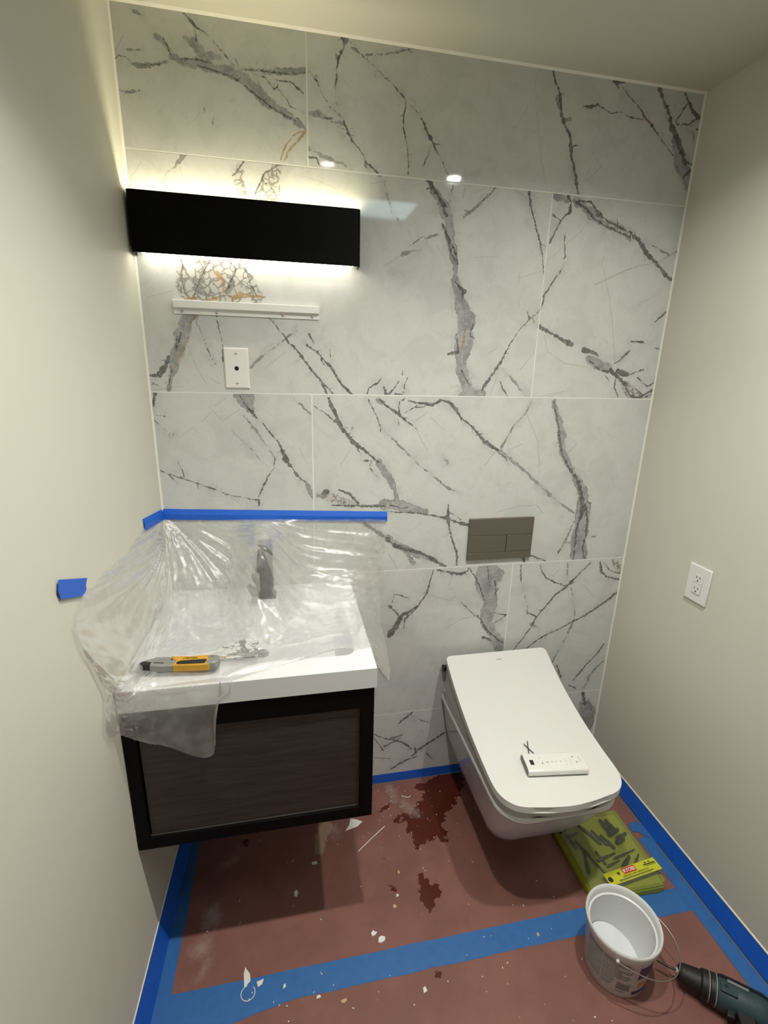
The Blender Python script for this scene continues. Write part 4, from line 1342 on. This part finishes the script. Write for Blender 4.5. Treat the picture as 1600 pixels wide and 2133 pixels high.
at = me.attributes.new('vein', 'FLOAT_COLOR', 'POINT'); a2 = me.attributes.new('rust', 'FLOAT', 'POINT')
mi = mm.inverted()
for i, v in enumerate(me.vertices):
    q = mi @ v.co
    ds = {'d': 14.0, 'r': 14.0}
    for k, ln in xs_l:
        for a, b in zip(ln, ln[1:]):
            ax, ay, bx, by = a[0] - 297.5, a[1], b[0] - 297.5, b[1]
            px, py = q.x * 1000, q.y * 1000
            L2 = (bx - ax) ** 2 + (by - ay) ** 2
            tt = max(0, min(1, ((px - ax) * (bx - ax) + (py - ay) * (by - ay)) / L2))
            ds[k] = min(ds[k], math.hypot(px - ax - tt * (bx - ax), py - ay - tt * (by - ay)) - a[2] / 2)
    at.data[i].color = (ds['d'], 14.0, 14.0, 14.0); a2.data[i].value = ds['r']

# ================================================================== UTILITY KNIFE
KO = Vector((0.118, -0.470, 0.9310))
kd = Vector((0.1855, -0.0165, 0)).normalized(); kp = Vector((-kd.y, kd.x, 0))
KM = basis(KO, kd, kp, (0, 0, 1))
t = thing('utility_knife', 'grey and yellow folding utility knife on the white sink rim', 'knife', KO)
def kn(name, poly, z0, z1, mat, bev=0.002, par=None):
    bm = bmesh.new(); prism(bm, poly, z0, z1, mat4=KM)
    return obj(name, bm, mat, par or t, bevel=bev)
kn('nose', [(-.092, -.008), (-.085, -.013), (-.060, -.017), (-.034, -.021), (-.012, -.020), (-.006, .000), (-.018, .010), (-.030, .019), (-.062, .019), (-.080, .010), (-.092, .000)], 0.002, 0.019, 'knifegrey', 0.003)
kn('blade_guard', [(-.0935, -.006), (-.083, -.0135), (-.066, -.0165), (-.066, -.004), (-.085, .001)], 0.004, 0.0205, 'rubber', 0.001)
kn('slide_slot', [(-.060, -.0065), (-.036, -.010), (-.036, -.0075), (-.060, -.004)], 0.018, 0.0196, 'slot', 0)
kn('handle', [(-.014, -.021), (.050, -.022), (.072, -.020), (.076, .014), (.060, .0195), (.020, .017), (-.010, .018), (-.028, .0195), (-.020, .010), (-.010, .000)], 0.001, 0.0205, 'knifeyellow', 0.003)
kn('grip', [(-.004, -.018), (.060, -.0185), (.0635, -.004), (.058, -.0015), (.020, -.0035), (.002, -.005), (-.006, -.010)], 0.019, 0.0225, 'rubber', 0.0015)
kn('tail', [(.062, -.020), (.084, -.018), (.092, -.008), (.092, .006), (.084, .016), (.066, .018), (.060, .010), (.066, .002)], 0.001, 0.0215, 'knifegrey', 0.003)
bm = bmesh.new(); cyl(bm, KM @ Vector((.074, .008, .020)), KM @ Vector((.074, .008, .0235)), 0.004, n=16); obj('rivet', bm, 'steel', t, smooth=True)
bm = bmesh.new(); cyl(bm, KM @ Vector((-.021, .004, .018)), KM @ Vector((-.021, .004, .0205)), 0.002, n=12); obj('rivet', bm, 'slot', t)
text_mesh('lettering', 'DEWALT', 0.0085, KM @ Matrix.Translation((.0215, .0065, .0208)) @ Matrix.Rotation(math.pi, 4, 'Z'), 'print_black', t, 0.0002, bold=0.0002)
rehome(t)

# ================================================================== TOILET
TX0, TX1 = 0.955, 1.365
ZP = [(0.0, .612), (-.05, .590), (-.16, .537), (-.30, .492), (-.43, .468), (-.52, .460), (-.57, .459), (-.62, .459)]
def lidz(y):
    for (a, za), (b, zb_) in zip(ZP, ZP[1:]):
        if y >= b:
            return za + (zb_ - za) * (a - y) / (a - b)
    return ZP[-1][1]
ycur = catmull([(y, z) for y, z in ZP], 12)
def lidz(y):
    ya = np.array([c[0] for c in ycur])[::-1]; za = np.array([c[1] for c in ycur])[::-1]
    return float(np.interp(y, ya, za))
def outline_half(y, yb, yf, hw, rb, rf, bulge=0.016):
    w = hw
    if y > yb - rb: w = hw - rb + math.sqrt(max(0, rb * rb - (y - (yb - rb)) ** 2))
    if y < yf + rf:
        q = min(1.0, ((yf + rf) - y) / rf)
        w = hw * (1 - 0.02 * q) - rf + rf * (1 - q ** 2.6) ** (1 / 2.6) * 1.0
    return w
def slab(name, xc, hw, yb, yf, rb, rf, ztop, thick, mat, parent, bulge=0.0, bevel=0.004):
    m = 44
    ys = [yb - (yb - yf) * (0.5 - 0.5 * math.cos(math.pi * i / m)) for i in range(m + 1)]
    nx = 16
    top, bot = [], []
    bm = bmesh.new()
    for y in ys:
        w = max(outline_half(y, yb, yf, hw, rb, rf), 0.002)
        q = max(0.0, min(1.0, ((yf + rf) - y) / rf))
        rt, rb_ = [], []
        for k in range(nx + 1):
            s = -1 + 2 * k / nx
            yy_ = y - bulge * q * (1 - s * s)
            rt.append(bm.verts.new((xc + s * w, yy_, ztop(y)))); rb_.append(bm.verts.new((xc + s * w, yy_, ztop(y) - (thick(y) if callable(thick) else thick))))
        top.append(rt); bot.append(rb_)
    for i in range(m):
        for k in range(nx):
            bm.faces.new((top[i][k], top[i][k + 1], top[i + 1][k + 1], top[i + 1][k]))
            bm.faces.new((bot[i][k], bot[i + 1][k], bot[i + 1][k + 1], bot[i][k + 1]))
        bm.faces.new((top[i][0], top[i + 1][0], bot[i + 1][0], bot[i][0]))
        bm.faces.new((top[i][nx], bot[i][nx], bot[i + 1][nx], top[i + 1][nx]))
    for r in (0, m):
        for k in range(nx):
            bm.faces.new((top[r][k], bot[r][k], bot[r][k + 1], top[r][k + 1]))
    return obj(name, bm, mat, parent, smooth=True, bevel=bevel, seg=3)
t = thing('toilet', 'white wall-hung toilet with a closed sloping lid', 'toilet', (1.16, -0.3, 0.14))
bm = bmesh.new()
sec = [(.140, 1.050, 1.270, -.395, .05), (.146, 1.025, 1.295, -.430, .06), (.165, 1.008, 1.312, -.458, .07), (.20, .998, 1.322, -.483, .08), (.26, .986, 1.334, -.520, .085), (.32, .976, 1.344, -.553, .09), (.37, .968, 1.352, -.577, .09), (.388, .9645, 1.3555, -.586, .09), (.3895, .9605, 1.3595, -.590, .09), (.400, .9605, 1.3595, -.590, .09), (.403, .963, 1.357, -.588, .09)]
loft(bm, [[(x, y, z) for x, y in rrect(a, b, yf, -0.003, rf, .006, 9)] for z, a, b, yf, rf in sec])
obj('bowl', bm, 'ceramic', t, smooth=True, angle=50)
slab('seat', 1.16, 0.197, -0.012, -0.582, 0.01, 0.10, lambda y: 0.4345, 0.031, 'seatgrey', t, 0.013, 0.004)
bm = bmesh.new()
yb_ = np.linspace(-0.035, -0.40, 14)
sec = [(y, max(0.4365, lidz(y) - 0.024)) for y in yb_]
poly = [(-0.035, 0.4355)] + sec + [(-0.40, 0.4355)]
loft(bm, [[(x, y, z) for y, z in poly] for x in (TX0 + 0.007, TX1 - 0.007)])
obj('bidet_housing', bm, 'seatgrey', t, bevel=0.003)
slab('lid', 1.16, 0.205, -0.036, -0.598, 0.018, 0.105, lidz, 0.021, 'lid', t, 0.014, 0.006)
bm = bmesh.new(); cyl(bm, (0.958, -0.020, 0.535), (0.9525, -0.020, 0.535), 0.013, 0.012, 20); box(bm, 0.957, 0.99, -0.027, -0.012, 0.527, 0.543)
obj('hinge_cap', bm, 'rubber', t, smooth=True)
LGM = basis((1.1615, -0.066, lidz(-.066)), (1, 0, 0), Vector((0, 0.91, 0.415)).normalized(), Vector((0, -0.415, 0.91)).normalized())
bm = bmesh.new()
for k in range(5): box(bm, -.0095 + k * .004, -.0065 + k * .004, -.0022, .0022, -.001, .0006, mat4=LGM)
obj('logo', bm, 'print_mark', t)
obj('side_trim', B(TX0 + 0.0055, TX0 + 0.0085, -0.335, -0.17, 0.432, 0.436), 'chrome', t)
rehome(t)

# remote control on the lid
rm_o = Vector((1.170, -0.476, lidz(-.476) + 0.0042))
rd = Vector((0.188, -0.0225, 0)).normalized(); rp = Vector((-rd.y, rd.x, 0.07)).normalized(); rz = rd.cross(rp)
RM = basis(rm_o, rd, rp, rz)
t = thing('remote_control', 'white remote control lying on the toilet lid', 'remote', rm_o)
bm = bmesh.new()
secp = [(-.037, .004), (-.033, .000), (.033, .000), (.037, .004), (.037, .014), (.030, .021), (-.024, .021), (-.034, .017)]
loft(bm, [[RM @ Vector((x, y, z)) for y, z in secp] for x in (-.094, .095)])
body = obj('body', bm, 'remote', t, bevel=0.002, seg=3)
bm = bmesh.new()
loft(bm, [[RM @ Vector((x, y * .88, .0105 + (z - .0105) * .8)) for y, z in secp] for x in (-.0955, -.0938)])
obj('end_cap', bm, 'remotecap', t)
obj('button', B(-.080, -.068, -.012, .006, .0208, .0214, mat4=RM), 'print_black', t)
def rmk(x, y, w, h, mat='print_mark'):
    return obj('icon', B(x - w, x + w, y - h, y + h, .0209, .0212, mat4=RM), mat, t)
for k, (x, y, w, h) in enumerate([(-.056, -.003, .0014, .0014), (-.042, -.008, .003, .002), (-.040, -.002, .0015, .002), (-.043, .014, .0012, .002), (-.026, -.003, .0032, .0014), (-.024, -.006, .0014, .0016), (-.011, -.002, .0015, .0016), (-.009, -.004, .002, .001),
                                  (.003, -.003, .0012, .0025), (.017, -.002, .0016, .0016), (.019, -.004, .0016, .001), (.033, -.006, .0004, .014), (.048, -.006, .0004, .014), (.056, -.010, .001, .001), (.061, .012, .0032, .0028), (.068, -.008, .0034, .0026), (.079, .002, .0009, .010)]):
    rmk(x, y, w, h)
rehome(t)
# twist tie beside the remote
tz = lidz(-.41) + 0.0022
t = thing('twist_tie', 'thin black twist tie crossed beside the remote on the lid', 'tie', (1.115, -.41, tz))
bm = bmesh.new(); tube(bm, [(1.1115, -.386, lidz(-.386) + .006), (1.1205, -.404, tz + .003), (1.132, -.4245, lidz(-.425) + .0022), (1.136, -.429, lidz(-.43) + .0022), (1.131, -.433, lidz(-.43) + .0022), (1.118, -.426, tz)], 0.0013, 6); obj('wire', bm, 'tie', t, smooth=True)
bm = bmesh.new(); tube(bm, [(1.127, -.382, lidz(-.382) + .009), (1.117, -.412, tz + .0035), (1.109, -.434, lidz(-.434) + .0022)], 0.0015, 6); obj('wire', bm, 'tie', t, smooth=True)
rehome(t)

# ================================================================== TOOL CASE
CO = Vector((1.439, -0.455, 0.001))
cd = Vector((0.2538, -0.006, 0)).normalized(); cp = Vector((-cd.y, cd.x, 0))
CM = basis(CO, cd, cp, (0, 0, 1))
t = thing('drill_bit_case', 'lime green drill bit case with a clear lid on the floor', 'case', CO)
hw, hd = 0.131, 0.138
bm = bmesh.new(); prism(bm, rrect(-hw, hw, -hd, hd, .012, .012, 4), 0, 0.026, mat4=CM); obj('tray', bm, 'lime', t, bevel=0.003)
bm = bmesh.new()
box(bm, -hw + .012, hw - .012, -hd + .042, hd - .010, 0.024, 0.0275, mat4=CM)
obj('insert', bm, 'lime', t)
random.seed(3)
def bit(x, y, L, r, ang, k=1):
    a = math.radians(ang); d = Vector((math.cos(a), math.sin(a), 0))
    p = Vector((x, y, 0.0275 + r)); bm = bmesh.new()
    lathe_dir(bm, CM @ (p - d * L / 2), (CM.to_3x3() @ d), [(0, r * .4), (L * .08, r), (L * .55, r), (L * .56, r * .7), (L, r * .65)], 8)
    obj('drill_bit', bm, 'bits', t, smooth=True)
for x, y, L, r, a in [(-.10, .10, .05, .006, 20), (-.085, .075, .05, .005, 15), (-.10, .05, .06, .006, 100), (-.075, .02, .07, .006, 105), (-.09, -.03, .08, .006, 70), (-.055, -.045, .07, .004, 110), (-.03, .09, .07, .006, 120), (-.015, .06, .08, .006, 115),
                      (.01, .05, .07, .005, 112), (.03, .03, .06, .006, 110), (.055, .09, .05, .009, 100), (.075, .085, .05, .009, 100), (.07, .06, .05, .010, 15), (.09, .04, .05, .009, 20), (.075, .025, .04, .008, 15), (-.01, -.02, .08, .005, 12), (.0, -.045, .06, .004, 15), (.06, -.02, .10, .004, 12),
                      (.045, -.05, .06, .008, 35), (.09, -.045, .05, .005, 40), (-.03, -.02, .05, .005, 100)]:
    bit(x, y, L, r, a)
bm = bmesh.new()
o_, i_ = rrect(-hw + .001, hw - .001, -hd + .001, hd - .001, .012, .012, 4), rrect(-hw + .008, hw - .008, -hd + .008, hd - .008, .009, .009, 4)
loft(bm, [[CM @ Vector((x, y, 0.0262)) for x, y in o_], [CM @ Vector((x, y, 0.046)) for x, y in o_], [CM @ Vector((x, y, 0.050)) for x, y in i_]], cap0=False)
obj('lid', bm, 'cover', t, bevel=0.0)
LM = CM @ Matrix.Translation((0.040 - .003, -0.0925, 0.0506)) @ Matrix.Rotation(math.radians(7.5), 4, 'Z')
lab = obj('label', B(-.104, .104, -.0205, .0205, -.0002, .0004, mat4=LM), 'label', t)
rl = obj('logo_panel', B(-.034, .018, -.0005, .0185, .0004, .0008, mat4=LM), 'print_red', lab)
text_mesh('lettering', 'RYOBI', 0.0165, LM @ Matrix.Translation((-.008, .0088, .0009)), 'print_white', lab, 0.0001, bold=0.0003)
text_mesh('lettering', 'DRILLING AND DRIVING KIT', 0.0082, LM @ Matrix.Translation((.008, -.0065, .0006)), 'print_black', lab, 0.0001, bold=0.0001)
for k, (x, y, w, h) in enumerate([(.004, -.0132, .070, .0010), (.0, -.0165, .066, .0009), (.074, .007, .024, .0016), (.078, .0025, .021, .0008), (.062, .0125, .004, .0020), (.078, .0130, .003, .0018), (-.052, .008, .005, .003), (-.052, .0025, .004, .001)]):
    obj('printed_line', B(x - w, x + w, y - h, y + h, .0004, .0007, mat4=LM), 'print_black' if k != 1 else 'print_grey', lab)
bm = bmesh.new(); cyl(bm, LM @ Vector((-.092, -.002, .0003)), LM @ Vector((-.092, -.002, .0008)), 0.0085, n=20); obj('hole', bm, 'print_black', lab)
rehome(t)

# ================================================================== BUCKET
BC = Vector((1.267, -0.748, 0.001)); BR0, BR1, BH = 0.081, 0.099, 0.182
t = thing('bucket', 'white plastic bucket with a wire handle and joint compound inside', 'bucket', BC)
def ringz(r, z, n=48): return [(BC.x + r * math.cos(2 * math.pi * i / n), BC.y + r * math.sin(2 * math.pi * i / n), BC.z + z) for i in range(n)]
def brad(z): return BR0 + (BR1 - 0.006 - BR0) * z / BH
bm = bmesh.new()
loft(bm, [ringz(BR0 - .004, 0), ringz(BR0, .003), ringz(brad(.145), .145), ringz(brad(.145) + .004, .148), ringz(brad(.165) + .005, .165), ringz(BR1, .172), ringz(BR1, .180), ringz(BR1 - .002, .182), ringz(BR1 - .005, .180),
          ringz(BR1 - .008, .172), ringz(BR1 - .010, .158), ringz(BR1 - .0145, .156), ringz(brad(.02) - .004, .02), ringz(BR0 - .006, .006)], cap0=True, cap1=True)
obj('shell', bm, 'bucket', t, smooth=True, angle=50)
bm = bmesh.new()
nn = 48
rows = []
for k in range(5):
    rr_ = (brad(.05) - .0055) * k / 4
    rows.append([(BC.x + rr_ * math.cos(2 * math.pi * i / nn), BC.y + rr_ * math.sin(2 * math.pi * i / nn), BC.z + 0.030 + 0.035 * (-math.cos(2 * math.pi * i / nn + 0.9)) * rr_ / 0.08 + 0.003 * mnoise.noise((rr_ * 30, i * .3, 0))) for i in range(nn)])
rows[0] = [(BC.x + 1e-4 * math.cos(2 * math.pi * i / nn), BC.y + 1e-4 * math.sin(2 * math.pi * i / nn), BC.z + .030) for i in range(nn)]
loft(bm, rows, cap0=True, cap1=False)
obj('joint_compound', bm, 'compound', t, smooth=True)
# printed label on the side facing the camera (angles measured round the bucket)
def band(a0, a1, z0, z1, mat, name, off=0.0006, n=10):
    bm = bmesh.new()
    av = [math.radians(a0 + (a1 - a0) * i / n) for i in range(n + 1)]
    f = lambda a, z, o: (BC.x + (brad(z) + o) * math.cos(a), BC.y + (brad(z) + o) * math.sin(a), BC.z + z)
    loft(bm, [[f(a, z0, 0), f(a, z0, off), f(a, z1, off), f(a, z1, 0)] for a in av])
    return obj(name, bm, mat, t)
lines = [(z, a1) for z, a1 in zip(np.linspace(.136, .036, 16), [250, 256, 254, 232, 257, 255, 240, 254, 256, 252, 228, 230, 226, 229, 224, 222])]
for k, (z, a1) in enumerate(lines):
    for s0, s1 in ((172, 204), (207, a1)):
        band(s0, s1, z - .0011, z + .0011, 'print_grey', 'printed_line')
band(234, 257, .034, .060, 'print_grey', 'barcode')
band(234, 249, .024, .027, 'print_grey', 'printed_line')
band(268, 312, .082, .128, 'print_purple', 'printed_panel'); band(264, 300, .018, .030, 'print_purple', 'printed_panel')
band(272, 290, .048, .062, 'print_orange', 'printed_spot')
# wire bail folded down to the right
pa, pb = Vector((1.334, -0.674, 0.153)), Vector((1.200, -0.822, 0.153))
ctr = (pa + pb) / 2; ax = (pa - pb) / 2; ow = Vector((0.76, -0.65, -0.16)).normalized() * 0.148
bm = bmesh.new()
tube(bm, [ctr + ax * (1.02 + 0.22 * math.sin(a) ** 2) * math.cos(a) + ow * math.sin(a) for a in np.linspace(0.02, math.pi - 0.02, 40)], 0.0017, 8)
obj('wire_handle', bm, 'wire', t, smooth=True)
for q in (pa, pb):
    d = (q - BC); d.z = 0; d.normalize()
    bm = bmesh.new(); cyl(bm, q - d * 0.008, q + d * 0.003, 0.005, 0.004, 14); obj('handle_lug', bm, 'bucket', t, smooth=True)
rehome(t)

# ================================================================== CORDLESS DRILL
d0 = Vector((1.400, -0.804, 0.040)); d1 = Vector((1.592, -0.972, 0.046))
dd = (d1 - d0).normalized(); hp = Vector((-0.62, -0.78, 0)); hp = (hp - dd * hp.dot(dd)).normalized(); up = Vector((0, 0, 1))
DM = basis(d0, dd, hp, dd.cross(hp))      # x along the bit, y down the handle, z up/down
t = thing('cordless_drill', 'black and teal cordless drill lying on the floor by the bucket', 'drill', d0)
def along(name, prof, mat, n=26, par=None):
    bm = bmesh.new(); lathe_dir(bm, d0, dd, prof, n); return obj(name, bm, mat, par or t, smooth=True, angle=35)
along('drill_bit', [(-.034, 0.00106), (-.028, 0.0029), (.020, 0.00317)], 'bits', 10)
along('chuck_jaws', [(.010, 0.0066), (.014, 0.00898), (.024, 0.0095)], 'chrome', 16)
along('chuck', [(.018, 0.01584), (.022, 0.02178), (.030, 0.02442), (.062, 0.02838), (.070, 0.0293), (.072, 0.02772)], 'drillblack', 22)
along('collar', [(.071, 0.03168), (.074, 0.03458), (.088, 0.03538), (.0885, 0.033)], 'drillblack')
along('pale_ring', [(.0882, 0.03458), (.0890, 0.0359), (.0908, 0.0359), (.0914, 0.03432)], 'drillring')
along('torque_ring', [(.0912, 0.03432), (.093, 0.0363), (.1035, 0.03722), (.104, 0.03564)], 'drillblack')
along('pale_ring', [(.1038, 0.0363), (.1046, 0.03802), (.1066, 0.03802), (.1072, 0.0363)], 'drillring')
bm = bmesh.new()
sec = lambda x, r, f: [DM @ Vector((x, r * math.cos(a) * f, r * math.sin(a))) for a in np.linspace(0, 2 * math.pi, 24, endpoint=False)]
loft(bm, [sec(.107, .034, 1), sec(.112, .0385, 1), sec(.15, .040, 1.02), sec(.20, .040, 1.02), sec(.225, .036, 1), sec(.232, .028, 1)])
obj('housing', bm, 'teal', t, smooth=True, angle=45)
bm = bmesh.new()
loft(bm, [sec2 for sec2 in ([DM @ Vector((x, -r * math.cos(a), r * math.sin(a))) for a in np.linspace(-1.15, 1.15, 14)] + [DM @ Vector((x, -(r - .003) * math.cos(a), (r - .003) * math.sin(a))) for a in np.linspace(1.15, -1.15, 14)] for x, r in ((.108, .0375), (.118, .0420), (.15, .0432), (.21, .0432), (.228, .037)))])
obj('rubber_overmould', bm, 'drillblack', t, smooth=True, angle=45)
zs_ = 1 if (DM.to_3x3() @ Vector((0, 0, 1))).z > 0 else -1
obj('flash', B(.128, .176, -.0135, -.0065, zs_ * .0385 if zs_ > 0 else -.0425, .0425 if zs_ > 0 else -.0385, mat4=DM), 'drillgrey', t, bevel=0.001)
obj('side_panel', B(.112, .150, -.004, .022, zs_ * .033 if zs_ > 0 else -.0415, .0415 if zs_ > 0 else -.033, mat4=DM), 'teal', t, bevel=0.002)
obj('latch', B(.121, .129, .003, .010, zs_ * .041 if zs_ > 0 else -.0425, .0425 if zs_ > 0 else -.041, mat4=DM), 'drillblack', t)
bm = bmesh.new()
loft(bm, [[DM @ Vector((x0 + sx * a, y, sz * b)) for sx, sz in ((-1, -1), (1, -1), (1, 1), (-1, 1))] for y, x0, a, b in ((.020, .168, .024, .019), (.05, .172, .020, .017), (.10, .182, .018, .016), (.125, .188, .026, .022))])
obj('handle', bm, 'drillblack', t, bevel=0.005, seg=3)
obj('trigger', B(.128, .148, .032, .055, -.008, .008, mat4=DM), 'drillblack', t, bevel=0.004)
obj('battery', B(.14, .25, .122, .175, -.030, .030, mat4=DM), 'drillblack', t, bevel=0.006)
rehome(t)

# ================================================================== DEBRIS
def flake(pts, z, mat, label, cat='scrap', th=0.0012, name='paper_scrap'):
    bm = bmesh.new(); prism(bm, pts, z, z + th)
    return tag(obj(name, bm, mat), label, cat, 'scraps lying on the floor paper')
flake([(.2255, -.613), (.2218, -.5786), (.2247, -.5628), (.2305, -.5709), (.239, -.5818), (.2412, -.5981), (.2351, -.6037)], .0018, 'scrap', 'pointed white paper scrap above the white ring at the seam tape')
flake([(.555, -.1902), (.5719, -.1696), (.581, -.1425), (.596, -.147), (.6237, -.1626), (.603, -.1792), (.5844, -.1839)], .0012, 'scrap', 'pale three-cornered paper scrap below the vanity corner')
flake([(.430, -.297), (.427, -.288), (.444, -.286), (.447, -.296)], .0012, 'scrap', 'small white rectangular chip in the vanity shadow')
flake([(.366, -.390), (.365, -.378), (.374, -.372), (.379, -.380), (.374, -.394)], .0012, 'scrap', 'small curled white chip in the middle of the vanity shadow')
flake([(.258, -.604), (.262, -.617), (.273, -.612), (.277, -.600), (.268, -.602)], .0018, 'scrap', 'small white chip to the right of the pointed scrap')
flake([(.674, -.486), (.672, -.476), (.679, -.472), (.685, -.481)], .0012, 'tan', 'tan chip left of the lower wet patch', name='wood_chip')
flake([(.712, -.381), (.711, -.372), (.716, -.367), (.719, -.378)], .0012, 'tan', 'tan chip above the pair near the lower wet patch', name='wood_chip')
flake([(.689, -.453), (.690, -.445), (.696, -.443), (.698, -.450)], .0012, 'scrap', 'tiny white chip between the two tan chips')
flake([(.484, -.694), (.482, -.688), (.496, -.685), (.499, -.690), (.491, -.695)], .0012, 'tan', 'tan chip in front of the seam tape', name='wood_chip')
flake([(.418, -.673), (.419, -.666), (.428, -.665), (.430, -.671)], .0018, 'scrap', 'white chip at the front edge of the seam tape')
flake([(.329, -.634), (.331, -.624), (.336, -.622), (.337, -.630)], .0018, 'scrap', 'white chip on the seam tape right of the ring')
flake([(.707, -.714), (.708, -.702), (.715, -.699), (.718, -.710)], .0012, 'scrap', 'pale chip on the dry paper in the middle foreground')
flake([(1.085, -.643), (1.085, -.634), (1.090, -.631), (1.093, -.640)], .0018, 'tan', 'tan chip on the right end of the seam tape', name='wood_chip')
flake([(.592, -.552), (.590, -.543), (.598, -.536), (.602, -.541), (.609, -.543), (.603, -.549)], .0012, 'compound', 'left one of two white plaster crumbs above the seam tape', 'crumb', .004, 'plaster_crumb')
flake([(.607, -.572), (.610, -.560), (.619, -.556), (.630, -.561), (.627, -.570), (.617, -.574)], .0012, 'compound', 'right one of two white plaster crumbs above the seam tape', 'crumb', .005, 'plaster_crumb')
bm = bmesh.new(); tube(bm, [(.236 + .0185 * math.cos(a), -.6262 + .0175 * math.sin(a), .0030) for a in np.linspace(1.75, 7.0, 30)], 0.0012, 6)
tag(obj('plastic_ring', bm, 'scrap', smooth=True), 'open white plastic ring lying on the seam tape', 'ring')
bm = bmesh.new(); tube(bm, [(.5901, -.2781, .0026), (.645, -.2375, .003), (.7016, -.1969, .0026)], 0.0016, 6)
tag(obj('thin_stick', bm, 'scrap', smooth=True), 'thin straight pale stick on the red paper', 'stick')
bm = bmesh.new(); tube(bm, catmull([(.7943, -.0772, .0022), (.8051, -.0814, .0025), (.8191, -.0885, .003), (.8308, -.0814, .0022)], 5), 0.0013, 6)
tag(obj('plastic_shaving', bm, 'scrap', smooth=True), 'small curled white shaving near the marble wall', 'shaving')
bm = bmesh.new()
for k in range(190):
    r = rng.random()
    if r < .35: x, y = rng.normal(.72, .10), rng.normal(-.11, .07)
    elif r < .6: x, y = rng.uniform(.1, 1.2), rng.uniform(-.58, -.1)
    else: x, y = rng.uniform(.15, 1.3), rng.uniform(-.95, -.6)
    if not (0.06 < x < 1.6 and y < -.006): continue
    s = rng.uniform(.0007, .0019) * (1.6 if rng.random() < .1 else 1)
    an = rng.uniform(0, 3.14)
    m4 = Matrix.Translation((x, y, .0017)) @ Matrix.Rotation(an, 4, 'Z')
    box(bm, -s * rng.uniform(.6, 2.2), s, -s * .6, s * .6, 0, s * .8, mat4=m4)
tag(obj('plaster_specks', bm, 'scrap'), 'tiny white plaster specks scattered over the red floor paper', 'debris', kind='stuff')
